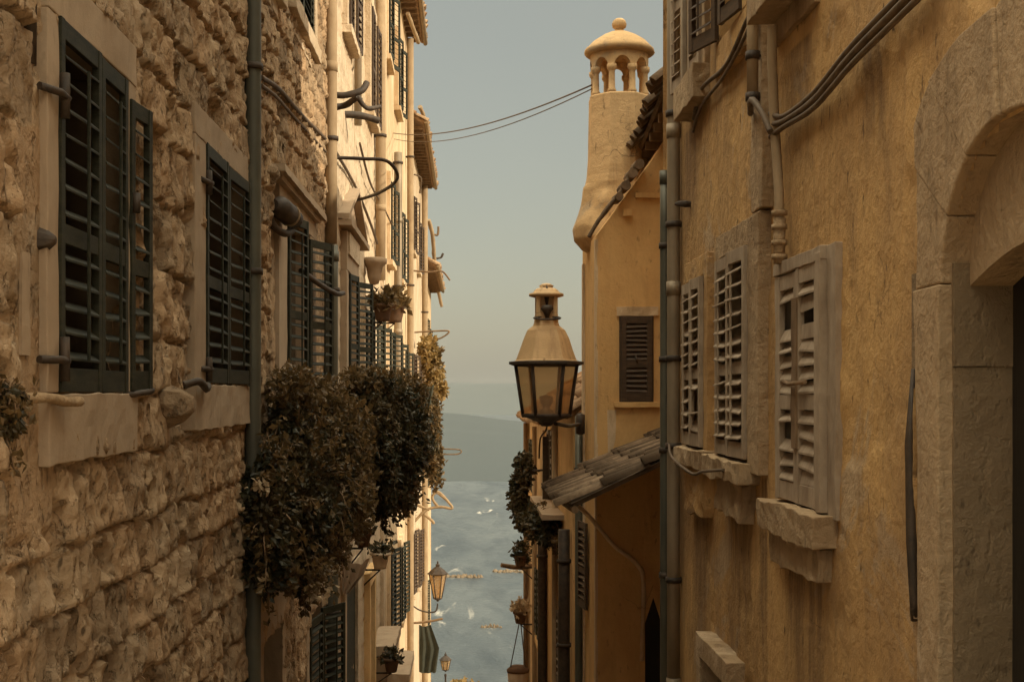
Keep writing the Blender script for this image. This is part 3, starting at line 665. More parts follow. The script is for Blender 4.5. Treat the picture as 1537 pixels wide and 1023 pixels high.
pipe(DH, [TL(52.6, z, .16) for z in (-18, -9, 0, 5, 8.2)], .12, 'clay', [TL(52.6, 3.2, .16)])
broken(DH, [P(638,228,53), P(643,250,53.3), P(648,279,53.6)], .085); broken(DH, [P(630,160,44), P(636,175,44.4), P(640,200,45)], .07)
broken(EH, [P(654,395,65), P(657,430,65.4), P(663,460,65.8)], .08); broken(EH, [P(643,330,57), P(649,352,57.4), P(652,392,58)], .09)
broken(EH, [P(652,352,60), P(657,352,60), P(658,340,60)], .05, 'wood'); broken(EH, [P(655,388,60), P(662,386,60), P(665,380,60)], .05, 'iron')
broken(CH, [P(612,20,36), P(622,48,36.5), P(628,64,37)], .06); broken(DH, [P(622,262,46), P(632,268,46.2), P(630,290,46.4)], .03, 'cable')
# balcony ledges low on the left
m = MB(TL)
m.rbox(25.2, 27.4, -4.95, -4.78, -.1, .45, .02, .12, 2); m.rbox(25.3, 25.5, -5.5, -4.95, -.1, .3, .02, .12, 3); m.rbox(27.1, 27.3, -5.5, -4.95, -.1, .3, .02, .12, 4)
m.build('balcony_ledge', 'dressed', BH)
m = MB(TL); m.rbox(30.4, 33.2, -6.6, -6.4, -.1, .5, .02, .15, 2); m.rbox(30.6, 30.8, -7.3, -6.6, -.1, .35, .02, .15, 5); m.build('balcony_ledge', 'dressed', CH)
# ================================================================== RIGHT: near ochre house with the arch
OH = thing('ochre_house', 'stained ochre plaster house with bleached shutters and an arched doorway, nearest on the right', 'house', (B, 8, gz(8)), 'houses along the alley')
wr = [(6.84,7.74,-.61,.68), (8.47,9.44,-.43,.95), (10.1,10.9,-.42,.9), (10.2,10.9,2.5,4.2), (8.7,9.5,2.5,4.2), (7.05,7.8,2.35,4.2), (9.0,9.9,-5,-1.95)]
DC, DW = 4.5, .64
def holeR(Y, Z):
    m = (Y > 3.7) & (Y < 5.18) & (Z < .5)
    m |= ((Y-DC)/.66)**2+((np.maximum(Z, .42)-.42)/.52)**2 < 1
    for a, b, c, d in wr: m |= (Y > a) & (Y < b) & (Z > c) & (Z < d)
    return m
def HR(Y, Z):
    h = .045*(fbm(Y*.55, Z*.4, 5, 4)-.5)+.014*(fbm(Y*4, Z*3, 15, 4)-.5)
    p = fbm(Y*1.1+.3*fbm(Y*4, Z*4, 2), Z*.9, 25, 5)
    return h-.012*np.clip((p-.56)/.02, 0, 1)
wall_sheet(MB(), 1, 3.2, 12.4, -5, 4.72, .03, HR, holeR, 7.0).build('wall', 'ochre', OH)
MB().box(B, B+.40, 3.2, 12.4, 4.722, 6.18).build('shade_parapet', 'ochre', OH); m = MB(TR); m.rbox(3.15, 12.42, 6.18, 6.30, -.46, .08, .008, .2, 4); m.build('coping', 'grey', OH)  # unseen roof edge, shaped to set the shadow line on the left wall
tiles(OH, (B+.42, 3.25, 4.85), (B+.42, 12.38, 4.85), (.912, 0, .41), 5.7, 'tile', seed=12)
tiles(OH, (B+7.1, 12.38, 6.2), (B+7.1, 3.25, 6.2), (-.8, 0, .6), 1.7, 'tile', seed=13)
for y in (3.22, 12.36): MB().add([(x, yy, z) for yy in (y, y+.03) for x, z in ((B+.4, 4.6), (B+6.9, 4.6), (B+6.9, 6.2), (B+5.6, 7.1), (B+.4, 4.8))], [(4,3,2,1,0), (5,6,7,8,9)]+[(i, (i+1)%5, 5+(i+1)%5, 5+i) for i in range(5)]).build('gable', 'ochre', OH)
# arched doorway
n = 60; inn = []; outr = []
for i in range(n+1):
    t = i/n
    if t < .4:
        z = lerp(-5, .42, t/.4); inn.append((5.14, z)); outr.append((5.40+.03*math.sin(z*2.2), z))
    else:
        a = (t-.4)/.6*math.pi*.93; inn.append((DC+.64*math.cos(a), .42+.535*math.sin(a)))
        oy, oz = DC+1.02*math.cos(a)**1 if math.cos(a) > 0 else DC+1.02*math.cos(a), .42+.93*math.sin(a)**.85
        if math.cos(a) > .2: oy = min(5.44, DC+1.12*math.cos(a)+.12)
        outr.append((oy, oz))
inn = [(y, z) for y, z in inn]; outr = [(y+(.035*noise.noise(Vector((z*3, 2, y*3)))+.02*noise.noise(Vector((z*11, 5, y*9)))), z+.03*noise.noise(Vector((y*7, 1, z*3)))) for y, z in outr]
fr = MB(TR); cuts = [0, 9, 17, 24, 30, 36, 42, 48, 54, 60]
for ci_, (i0, i1) in enumerate(zip(cuts[:-1], cuts[1:])):
    i_, o_ = inn[i0:i1+1], outr[i0:i1+1]; g_ = .004
    i_ = [(y, z+(g_ if k == 0 else 0)) for k, (y, z) in enumerate(i_)]; o_ = [(y, z+(g_ if k == 0 else 0)) for k, (y, z) in enumerate(o_)]
    fr.strip(i_, o_, -.12, .020+.012*((ci_*7) % 3)/2)
fr = fr.build('arch_surround', 'grey', OH, .008)
seg = [(5.16, .36), (5.16, .45)]
top = [(DC+.66*math.cos(a), .42+.545*math.sin(a)) for a in [math.pi*k/24 for k in range(25)]]
bot = [(lerp(DC-.66, DC+.66, k/12), .42+.13*math.sin(math.pi*k/12)-.02) for k in range(13)]
MB(TR).prism(top+bot, -.26, -.085).build('tympanum', 'grey', fr)
MB(TR).box(3.2, 5.6, -5, .6, -.36, -.25).build('door', 'black', fr)
m = MB(TR); m.rbox(5.125, 5.6, -5, .102, -.26, -.025, .004, .06, 5); m.rbox(5.119, 5.6, .103, .5, -.26, -.021, .004, .06, 6); m.build('door_jamb', 'jamb', fr)
k = MB(TR); k.tube([(5.45, .10, .02), (5.47, -.2, .03), (5.46, -.6, .025), (5.44, -.85, .02), (5.46, -.93, .015)], [.010, .018, .022, .018, .012], 9, .35)
k.build('broken_conduit', 'iron', OH)
k = MB(TR); k.rbox(5.44, 5.50, -.92, .08, -.02, .022, .012, .06, 5); k.build('peeling_strip', 'ochre', OH)
# bleached window, nearest
fr = MB(TR); fr.rbox(6.76, 6.84, -.61, .72, -.12, .06, .006, .06, 1); fr.rbox(7.74, 7.80, -.61, .72, -.12, .045, .006, .06, 2); fr.rbox(6.755, 7.805, .68, .75, -.12, .055, .007, .06, 3); fr.rbox(6.60, 6.755, -.63, .75, -.1, .022, .006, .07, 8)
fr = fr.build('window_frame', 'white', OH, .004)
shutter(fr, leafT(TR, 6.85, -.60, .015), .44, 1.28, 'white', gap=.072, seed=51, holes=.17, slat_w=.07, tilt=62, rod=False); shutter(fr, leafT(TR, 7.295, -.60, .012), .44, 1.27, 'white', gap=.072, seed=52, holes=.12, slat_w=.07, tilt=62, rod=False)
MB(TR).tube([(7.0, .06, .07), (7.3, .05, .085), (7.45, .07, .08)], .012, 7, .3).build('latch_bar', 'wood', fr)
MB(TR).rbox(7.24, 7.34, -.3, .52, .045, .062, .008, .06, 7).build('broken_batten', 'wood', fr)
k = MB(TR); k.rbox(6.66, 7.93, -.79, -.615, -.1, .13, .018, .07, 11); k.build('sill', 'grey', fr, .006)
k = MB(TR); k.rbox(6.74, 7.8, -.97, -.795, -.1, .075, .020, .06, 12); k.build('sill_apron', 'grey', fr, .006)
MB(TR).box(6.842, 7.738, -.608, .678, -.10, -.09).build('backing_pane', 'backing_pane', fr)
# second and third windows
fr = MB(TR); fr.rbox(8.14, 8.46, -.5, 1.10, -.12, .07, .010, .1, 21); fr.rbox(9.44, 9.56, -.43, .97, -.12, .05, .006, .1, 22); fr.rbox(8.15, 9.6, .95, 1.12, -.12, .055, .008, .1, 23)
fr = fr.build('window_frame', 'grey', OH, .006); MB(TR).box(8.465, 9.438, -.428, .948, -.10, -.09).build('backing_pane', 'backing_pane', fr)
shutter(fr, leafT(TR, 8.47, -.42, .055, 3), .47, 1.36, 'white', gap=.085, seed=61, holes=.06, slat_w=.085, tilt=35); shutter(fr, leafT(TR, 8.96, -.42, .06), .47, 1.35, 'white', gap=.085, seed=62, holes=.06, slat_w=.085, tilt=35)
k = MB(TR); k.rbox(8.35, 9.65, -.58, -.44, -.1, .15, .025, .07, 24); k.build('sill', 'grey', fr, .006)
k = MB(TR); k.rbox(8.55, 9.5, -.82, -.585, -.1, .09, .04, .08, 25); k.build('sill_apron', 'grey', fr, .006)
fr = MB(TR); fr.rbox(9.94, 10.1, -.45, 1.02, -.12, .055, .008, .1, 31); fr.rbox(10.9, 11.02, -.42, .95, -.12, .05, .006, .1, 32); fr.rbox(9.95, 11.03, .9, 1.06, -.12, .05, .008, .1, 33)
fr = fr.build('window_frame', 'ochre', OH, .006); MB(TR).box(10.105, 10.898, -.418, .898, -.10, -.09).build('backing_pane', 'backing_pane', fr)
shutter(fr, leafT(TR, 10.11, -.41, .05, 2), .39, 1.30, 'white', gap=.085, seed=71, holes=.05, slat_w=.085, tilt=35); shutter(fr, leafT(TR, 10.51, -.41, .055), .39, 1.29, 'white', gap=.085, seed=72, holes=.05, slat_w=.085, tilt=35)
k = MB(TR); k.rbox(9.9, 11.1, -.57, -.43, -.1, .13, .02, .08, 34); k.build('sill', 'grey', fr, .006)
k = MB(TR); k.rbox(10.05, 10.9, -.95, -.575, -.1, .07, .04, .08, 35); k.build('sill_apron', 'ochre', fr, .006)
# upper windows
for (a, b, s, ang) in ((10.2, 10.9, 81, 4), (8.7, 9.5, 84, 9)):
    fr = surround(OH, TR, a, b, 2.5, 4.2, .12, .15, .26, 'grey' if s == 81 else 'ochre', .05, seed=s, sill_out=.09 if s == 81 else .0)
    shutter(fr, leafT(TR, a+.01, 2.51, .04, ang), (b-a)/2, 1.66, 'brown' if s == 84 else 'white', gap=.085, seed=s, slat_w=.08); shutter(fr, leafT(TR, b, 2.51, .05, ang*2), (b-a)/2, 1.66, 'brown' if s == 84 else 'white', gap=.085, seed=s+1, slat_w=.08)
fr = surround(OH, TR, 7.05, 7.8, 2.35, 4.2, .12, .15, .17, 'grey', .05, seed=91, apron=.14, sill_out=.14)
shutter(fr, leafT(TR, 7.06, 2.36, .03), .36, 1.8, 'white', seed=92); shutter(fr, leafT(TR, 7.43, 2.36, .03), .36, 1.8, 'white', seed=93)
fr = surround(OH, TR, 9.0, 9.9, -4.8, -1.95, .14, .16, 0, 'grey', .12, seed=94, name='door_frame'); MB(TR).box(9.0, 9.9, -4.8, -1.95, -.2, -.15).build('door', 'black', fr)
m = MB(TR); m.rbox(8.08, 8.40, 1.13, 6.1, -.05, .06, .012, .09, 41); m.build('pilaster', 'grey', OH, .008)
pipe(OH, [TR(8.1, z, .11) for z in (1.75, 2.2, 3, 6.1)], .035, 'clay', [TR(8.1, 2.05, .11), TR(8.1, 1.8, .11)], n=10)
o = pipe(OH, curve_pts([TR(7.62, 2.1, .10), TR(7.66, 1.85, .09), TR(7.68, 1.5, .07), TR(7.63, 1.15, .06), TR(7.62, .98, .06)], 4), .028, 'clay', n=10, name='wall_conduit')
k = MB(TR); k.tube([(7.62, 1.0, .06), (7.62, .74, .06)], .034, 10, .1)
for z in (1.03, .95, .86, .78): k.tube([(7.62, z-.014, .06), (7.62, z+.014, .06)], .045, 10)
k.build('conduit_end', 'grey', o)
pipe(OH, [TR(11.45, z, .07) for z in (-4.5, -2.6)], .078, 'pipe')
pipe(OH, [TR(11.45, z, .07) for z in (-2.55, -1, 0, 1.5, 3, 6.1)], .055, 'pipe', [TR(11.45, v, .07) for v in (2.4, 1.45, .3, -.45, -1.6)], joints=[TR(11.45, 2.25, .07), TR(11.45, .9, .07), TR(11.45, -2.5, .07)])
pipe(OH, [TR(11.75, z, .10) for z in (-4.5, -1, 0, 1.5, 1.95)], .042, 'greenpipe', [TR(11.75, v, .10) for v in (1.3, .3, -.5, -1.6)], joints=[TR(11.75, 1.9, .10)])
lump(OH, TR, 11.0, 1.56, .03, 'iron', 4, 'iron_hook', .13)
# ================================================================== RIGHT: tower house
TF = lambda u, v, w: (u, 16-w, v)
HH = thing('tower_house', 'amber plaster house with a domed turret chimney and one small brown shutter', 'house', (1.6, 16.5, gz(16)), 'houses along the alley')
wl = MB(TF); wl.prism([(1.56,-9), (5.5,-9), (5.5,3.1), (2.42,3.1), (2.1,2.62), (1.95,2.42), (1.56,1.90)], -1.9, 0)
wl.build('wall', 'amber', HH, .012)
up = MB(); up.box(2.42, 9, 14.3, 20, -9, 3.2); up.add([(2.42,14.3,3.2),(9,14.3,3.2),(5.7,14.3,6.5),(2.42,20,3.2),(9,20,3.2),(5.7,20,6.5)], [(0,1,2),(3,5,4),(0,2,5,3),(1,4,5,2)])
up.build('rear_shade_wing', 'amber', HH)  # unseen wing, ridge and length shaped for its shade on the left row
r = tiles(HH, (2.13, 14.2, 3.36), (2.17, 17.5, 2.98), (.73, 0, .68), 4.95, 'darktile', .17, .085, 21, thick=.05)
tiles(HH, (2.17, 17.5, 3.0), (2.17, 20.1, 3.0), (.73, 0, .68), 4.95, 'darktile', .2, .085, 22, thick=.05)
tiles(HH, (9.2, 20.1, 3.0), (9.2, 14.2, 3.0), (-.71, 0, .70), 4.9, 'darktile', .2, .085, 23, thick=.05)
for i in range(9): y = 14.5+i*.36; MB().box(2.2, 2.6, y, y+.09, 3.2-.12*(i/8)*2.6-.02, 3.28-.12*(i/8)*2.6).build('rafter_end', 'wood', r)
v_ = MB(); v_.tube(curve_pts([P(884, 356, 15.93), P(896, 335, 15.93), P(918, 305, 15.93), P(934, 285, 15.93), P(952, 255, 15.93)]), [.022+.018*(i/32) for i in range(33)], 10, .3)
for q in ((926, 296, .07), (936, 280, .08), (946, 262, .08), (956, 248, .08)): c = P(q[0], q[1], 15.9); v_.tube([(c[0]+.02, 15.8, c[2]), (c[0]+.02, 16.3, c[2]+.02)], q[2]*.75, 8, .2)
v_.build('verge_tile', 'darktile', HH)
m = MB(TF); m.rbox(2.02, 2.42, 2.34, 2.40, -.03, .06, .008, .08, 3); m.rbox(1.88, 1.98, 2.12, 2.2, -.03, .08, .012, .05, 4); m.build('cornice', 'amber', HH)
# turret chimney: flared shaft, arcade, dome
ch = MB(); rings0 = [(1.78,1.60,2.30,.30),(1.84,1.47,2.33,.42),(1.95,1.39,2.34,.46),(2.1,1.375,2.34,.46),(2.25,1.41,2.34,.45),(2.4,1.455,2.34,.44),(2.55,1.50,2.34,.42),(2.75,1.545,2.34,.40),(3.0,1.565,2.335,.39),(3.4,1.572,2.33,.38),(3.70,1.575,2.325,.375)]
rings = [tuple(lerp(p_, q_, t/4) for p_, q_ in zip(rings0[i], rings0[i+1])) for i in range(len(rings0)-1) for t in range(4)]+[rings0[-1]]
n = 8; vs = []; K = 6
for z, xl, xr, ry in rings:
    cx, rx = (xl+xr)/2, (xr-xl)/2
    ring = [(cx+rx*math.cos(2*math.pi*(k+.5)/n)/math.cos(math.pi/n), 17+ry*math.sin(2*math.pi*(k+.5)/n)/math.cos(math.pi/n)) for k in range(n)]
    for k in range(n):
        for j in range(K):
            x = lerp(ring[k][0], ring[(k+1) % n][0], j/K); y = lerp(ring[k][1], ring[(k+1) % n][1], j/K)
            q = (.035 if z < 2.6 else .003)*noise.noise(Vector((x*4, y*4, z*4))); vs.append((x+q, y+q, z))
W = n*K
ch.add(vs, [(i*W+k, i*W+(k+1) % W, (i+1)*W+(k+1) % W, (i+1)*W+k) for i in range(len(rings)-1) for k in range(W)], True)
nf = (len(rings)-1)*W; ch.sm = [k < nf and rings[k//W][0] < 2.6 for k in range(len(ch.f))]
CX, CY = 1.95, 17.0
chm = ch.build('chimney', 'tower', HH, .01)
b = MB(); b.lathe([(.37,3.69),(.405,3.70),(.405,3.75),(.39,3.77),(.2,3.771)], (CX,CY,0), 8, False, math.pi/8)
Tc = lambda u, v, w: (CX+(.37+w)*math.cos(u), CY+(.37+w)*math.sin(u), v)
for k in range(8):
    a0 = 2*math.pi*k/8; hw = math.pi/8
    inn = [(a0-hw+hw*2*t/10., 4.10+.12*math.sqrt(max(0, 1-((t-5)/3.6)**2)) if abs(t-5) < 3.6 else 4.09) for t in range(11)]
    outr = [(u, 4.33) for u, v in inn]
    b.T = Tc; b.strip(inn, outr, -.09, .0); b.T = None
    x, y = CX+.335*math.cos(a0+hw), CY+.335*math.sin(a0+hw)
    b.lathe([(.055,3.765),(.055,3.80),(.042,3.82),(.038,4.03),(.042,4.04),(.062,4.07),(.062,4.12)], (x, y, 0), 10)
b.build('arcade', 'tower', chm)
MB().lathe([(.30,4.29),(.40,4.295),(.43,4.31),(.45,4.34),(.44,4.375),(.40,4.41),(.33,4.48),(.22,4.55),(.12,4.595),(.075,4.605)], (CX,CY,0), 24, True, 0, .04).build('dome', 'tower', chm)
MB().lathe([(.05,4.59),(.06,4.62),(.05,4.635),(.085,4.66),(.095,4.70),(.08,4.745),(.05,4.77),(.0,4.78)], (CX,CY,0), 16).build('finial', 'tower', chm)
# small window with one brown leaf
wf = MB(TF); wf.rbox(1.80, 2.30, .925, 1.04, -.1, .03, .012, .06, 3); wf = wf.build('lintel_patch', 'cream', HH)
wd = MB(TF); wd.rbox(1.77, 2.31, -.17, -.105, -.1, .06, .006, .07, 4); wd = wd.build('sill', 'amber', HH, .005)
wn = MB(TF); wn.box(1.835, 1.856, -.105, .925, -.05, .02); wn.box(2.224, 2.245, -.105, .925, -.05, .02); wn.box(1.856, 2.224, -.105, .925, -.05, .003); wn = wn.build('window', 'brown', HH)
shutter(wn, leafT(TF, 1.857, -.10, .01), .366, 1.02, 'brown', gap=.055, seed=99, slat_w=.05, tilt=55, rod=False, stile=.06)
MB(TF).tube([(2.03, .45, .05), (2.03, .40, .075), (2.05, .37, .06)], .010, 7).build('handle', 'iron', wn)
pa = MB(TF); pa.prism([(1.69,-.2),(1.80,-.2),(1.79,-.55),(1.74,-.75),(1.70,-.74)], -.02, .006); pa.prism([(1.80,-1.0),(2.3,-.72),(2.3,-.64),(1.98,-.76),(1.80,-.80)], -.02, .007); pa.build('plaster_patch', 'cream', HH)
# tiled canopy between the two houses
cn = tiles(HH, (1.00, 12.65, -1.05), (1.03, 15.98, -1.13), (1.3, 0, .62), 1.75, 'darktile', .155, .074, 31, name='canopy', thick=.04)
br = MB(); br.tube(curve_pts([(1.02, 15.6, -1.22), (1.22, 15.9, -1.26), (1.45, 15.94, -1.45), (1.75, 15.95, -1.8), (2.05, 15.95, -2.05), (2.12, 15.95, -2.3), (2.1, 15.95, -3.2)]), .028, 8, .3); br.build('brace', 'cream', cn)
MB().tube([(1.03, 12.6, -1.10), (1.03, 14, -1.15), (1.03, 16, -1.18)], .035, 8, .2).build('eave_beam', 'wood', cn)
dr = MB(TF); dr.prism([(2.14,-5.5),(2.34,-5.5),(2.34,-2.75),(2.24,-2.44),(2.14,-2.75)], -.05, .004); dr = dr.build('door', 'black', HH)
m = MB(TF); m.strip([(2.14,-5.5),(2.14,-2.75),(2.24,-2.44),(2.34,-2.75),(2.34,-5.5)], [(2.08,-5.5),(2.08,-2.7),(2.24,-2.30),(2.40,-2.7),(2.40,-5.5)], -.05, .04); m.build('door_frame', 'amber', dr)
TA = lambda u, v, w: (1.56-w, u, v)
shutter(HH, leafT(TA, 16.9, -2.75, .02, 8), .45, 1.1, 'brown', gap=.08, seed=103, rod=False)
m = MB(TA); m.rbox(16.0, 16.16, -8, 1.85, -.02, .012, .004, .12, 2); m.rbox(17.5, 17.68, -8, 1.7, -.02, .03, .004, .12, 3); m.build('corner_strip', 'cream', HH)
pipe(HH, [TA(17.55, z, .08) for z in (-7, -4, -2, -.3)], .05, 'greenpipe', [TA(17.55, -1.0, .08)])
# ================================================================== RIGHT: far row
TG = lambda u, v, w: (1.5-w, u, v)
def row_house(name, label, Y0, Y1, ez, bot, mat, seed, sm, wins):
    o = thing(name, label, 'house', (1.5, (Y0+Y1)/2, gz((Y0+Y1)/2)), 'houses along the alley')
    m = MB(); m.box(1.5, 7, Y0, Y1, bot, ez); m.build('wall', mat, o)
    tiles(o, (1.33, Y0, ez), (1.33, Y1+.1, ez), (.84, 0, .54), 3.6, 'tile', .22, .095, seed, thick=.06)
    for i, (a, b, c, d, x1, x2) in enumerate(wins): open_window(o, TG, a, b, c, d, 'gold', sm, seed+i*3, x1, x2, .03, lw=(b-a)/2-.02)
    return o
GH = row_house('golden_house', 'golden plaster house with dark drainpipes just beyond the tower house', 18.02, 25, -.3, -12, 'gold', 131, 'brown', [(22.5,23.3,-1.6,-.6,1,2), (20.2,20.9,-4.6,-3.4,1,2)])
FH = row_house('end_house', 'pale golden house at the far end of the right row above the sea', 25.02, 32, -.55, -14, 'cream', 151, 'green', [(29.2,30.1,-2.2,-1.0,1,2), (26.6,27.5,-5,-3.6,1,2)])
pipe(GH, [TG(19.1, z, .1) for z in (-10, -6, -3, -1.95)], .085, 'iron', [TG(19.1, -2.4, .1), TG(19.1, -3.6, .1)])
pipe(GH, [TG(24.6, z, .1) for z in (-10, -6, -3, -2.3)], .085, 'iron', [TG(24.6, -3.0, .1)])
pipe(GH, [TG(21.7, z, .06) for z in (-10, -5, -.5)], .05, 'clay')
pipe(FH, [TG(31.6, z, .1) for z in (-12, -6, -.7)], .05, 'wood', [TG(31.6, -2, .1)])
pipe(FH, [TG(28.2, z, .06) for z in (-12, -5, -.7)], .05, 'clay')
m = MB(TG)
for y, p_ in ((18.1, .05), (24.7, .03)): m.rbox(y, y+.22, -11, -.45, -.02, p_, .004, .3, y)
m.build('pilaster', 'gold', GH)
m = MB(TG); m.rbox(25.1, 25.4, -13, -.7, -.02, .06, .004, .3, 3); m.rbox(31.65, 31.98, -13, -.7, -.02, .05, .004, .3, 4); m.build('pilaster', 'cream', FH)
m = MB(TG); m.rbox(20.4, 24.2, -1.94, -1.86, -.05, .34, .01, .2, 2); m.build('planter_ledge', 'dressed', GH)
# ================================================================== STREET LAMPS
def lantern(name, label, c, rt, rb, h, arm, cap='bell', frame='iron', gname='street lamps', post=None):
    o = thing(name, label, 'lamp', c, gname)
    hx = lambda r, z, k, ph=0.0: (c[0]+r*math.cos(2*math.pi*k/6+ph), c[1]+r*math.sin(2*math.pi*k/6+ph), c[2]+z)
    f = MB(); b = rt*.055
    for k in range(6):
        f.tube([hx(rb, 0, k), hx(rt, h, k)], b*1.15, 6); f.tube([hx(rb, 0, k), hx(rb, 0, k+1)], b*1.3, 6)
    f.lathe([(rt*.95, h-.01), (rt*1.08, h), (rt*1.22, h+rt*.05), (rt*1.22, h+rt*.13), (rt*1.0, h+rt*.16)], c, 6, False, 0.0)
    f.lathe([(rb*.2, -rt*.35), (rb*.35, -rt*.22), (rb*.9, -rt*.05), (rb*1.05, 0), (rb*.3, .005)], c, 6, False, 0.0)
    f.build('frame', frame, o)
    for k in range(6):
        a0, a1, a2, a3 = hx(rb*.97, .01, k), hx(rb*.97, .01, k+1), hx(rt*.97, h, k+1), hx(rt*.97, h, k)
        d = Vector(((a0[0]+a1[0])/2-c[0], (a0[1]+a1[1])/2-c[1], 0)).normalized()*.006
        MB().add([a0, a1, a2, a3]+[tuple(Vector(q)-d) for q in (a0, a1, a2, a3)], [(0,1,2,3),(7,6,5,4),(0,4,5,1),(1,5,6,2),(2,6,7,3),(3,7,4,0)]).build('glass_pane', 'glass', o)
    MB().lathe([(rb*.30, .0), (rb*.30, h*.12), (rb*.16, h*.14), (rb*.18, h*.2), (rb*.3, h*.3), (rb*.28, h*.38), (0, h*.42)], c, 10).build('bulb', 'cloth', o)
    z0 = h+rt*.15
    if cap == 'bell':
        s = rt
        MB().lathe([(s*1.06, z0), (s*1.0, z0+s*.06), (s*.88, z0+s*.45), (s*.75, z0+s*.9), (s*.64, z0+s*1.2), (s*.62, z0+s*1.24), (s*.45, z0+s*1.40), (s*.41, z0+s*1.52), (s*.40, z0+s*1.68)], c, 6, False, 0.0, .03).build('cap', 'copper', o, .012)
        tz = z0+s*1.66; tu = MB(); q = s*.36
        tu.box(c[0]-q, c[0]+q, c[1]-q, c[1]+q, c[2]+tz, c[2]+tz+s*.22)
        for sx_ in (-1, 1):
            for sy_ in (-1, 1):
                x, y = c[0]+sx_*q*.78, c[1]+sy_*q*.78; tu.box(x-q*.2, x+q*.2, y-q*.2, y+q*.2, c[2]+tz+s*.22, c[2]+tz+s*.88)
        tu.box(c[0]-q*.55, c[0]+q*.55, c[1]-q*.55, c[1]+q*.55, c[2]+tz+s*.22, c[2]+tz+s*.88)
        tu.build('turret', 'copper', o, .008)
        t2 = tz+s*.87
        MB().lathe([(s*.42, t2), (s*.56, t2+s*.05), (s*.56, t2+s*.15), (s*.42, t2+s*.2), (s*.40, t2+s*.27), (s*.30, t2+s*.36), (s*.2, t2+s*.38), (s*.24, t2+s*.47), (s*.12, t2+s*.55), (0, t2+s*.57)], c, 12, True, 0, .06).build('finial', 'copper', o)
        rg = MB(); zz = c[2]+tz+s*.02
        rg.tube([(c[0]+s*.42*math.cos(a), c[1]-q*1.3+s*.16*math.sin(a), zz+.02*math.sin(a)) for a in [2*math.pi*i/20 for i in range(21)]], .014, 7)
        rg.lathe([(.02, 0), (.035, .06), (.07, .12), (.06, .17), (.0, .18)], (c[0], c[1]-q*1.25, zz-.0), 10); rg.lathe([(.012, .18), (.03, .3), (.03, .36), (.0, .46)], (c[0], c[1]-q*.8, zz), 8)
        rg.build('vent_ring', 'iron', o)
        for q_ in o.children:                       # squat hood
            if q_.name.split('.')[0] in ('cap', 'turret', 'finial', 'vent_ring'): q_.scale.z = .82; q_.location.z = z0*.18
    else:
        MB().lathe([(rt*1.15, z0-rt*.02), (rt*.8, z0+rt*.35), (rt*.35, z0+rt*.7), (rt*.22, z0+rt*.75), (rt*.25, z0+rt*1.0), (rt*.1, z0+rt*1.1), (rt*.1, z0+rt*1.3), (0, z0+rt*1.45)], c, 6, False, 0.0).build('cap', frame, o)
    if arm:
        a = MB(); a.tube(curve_pts(arm), .022, 8, .1); e = arm[-1]; a.lathe([(.02,-.14),(.06,-.12),(.06,.12),(.02,.14)], e, 8); a.build('bracket', frame, o)
    if post:
        p_ = MB(); p_.lathe([(.12, post), (.12, post+.5), (.06, post+.6), (.045, -.35), (.07, -.3), (.05, -.2)], c, 10); p_.build('post', frame, o)
    return o
lc = (.90, 15.0, -.25)
lantern('street_lamp', 'large iron lantern with frosted panes and a tall ochre bell cap, on the tower house', lc, .345, .262, .56, [(1.0, 15.0, -.34), (1.18, 15.6, -.38), (1.32, 16.6, -.40), (1.48, 17.3, -.40)])
cw = MB(); cw.tube(curve_pts([(.92, 15.0, -.3), (.90, 15.1, -.42), (.85, 15.3, -.52), (.84, 15.4, -.75)]), .010, 6); tag(cw.build('lamp_cord', 'cable'), 'short dark cord dangling under the large bell capped lantern', 'cord')
lantern('street_lamp', 'small iron lantern on a wall arm seen against the sea, on the left row', (-.86, 40, -6.15), .26, .12, .72, [(-.86, 40, -6.3), (-.95, 40, -6.55), (-1.4, 40, -6.5), (-1.8, 40, -6.2)], cap='cone')
lantern('street_lamp', 'tiny post lantern low in the alley beside the dark hanging cloth', (-1.08, 69, -14.3), .27, .16, .5, None, cap='cone', post=gz(69)+14.3)
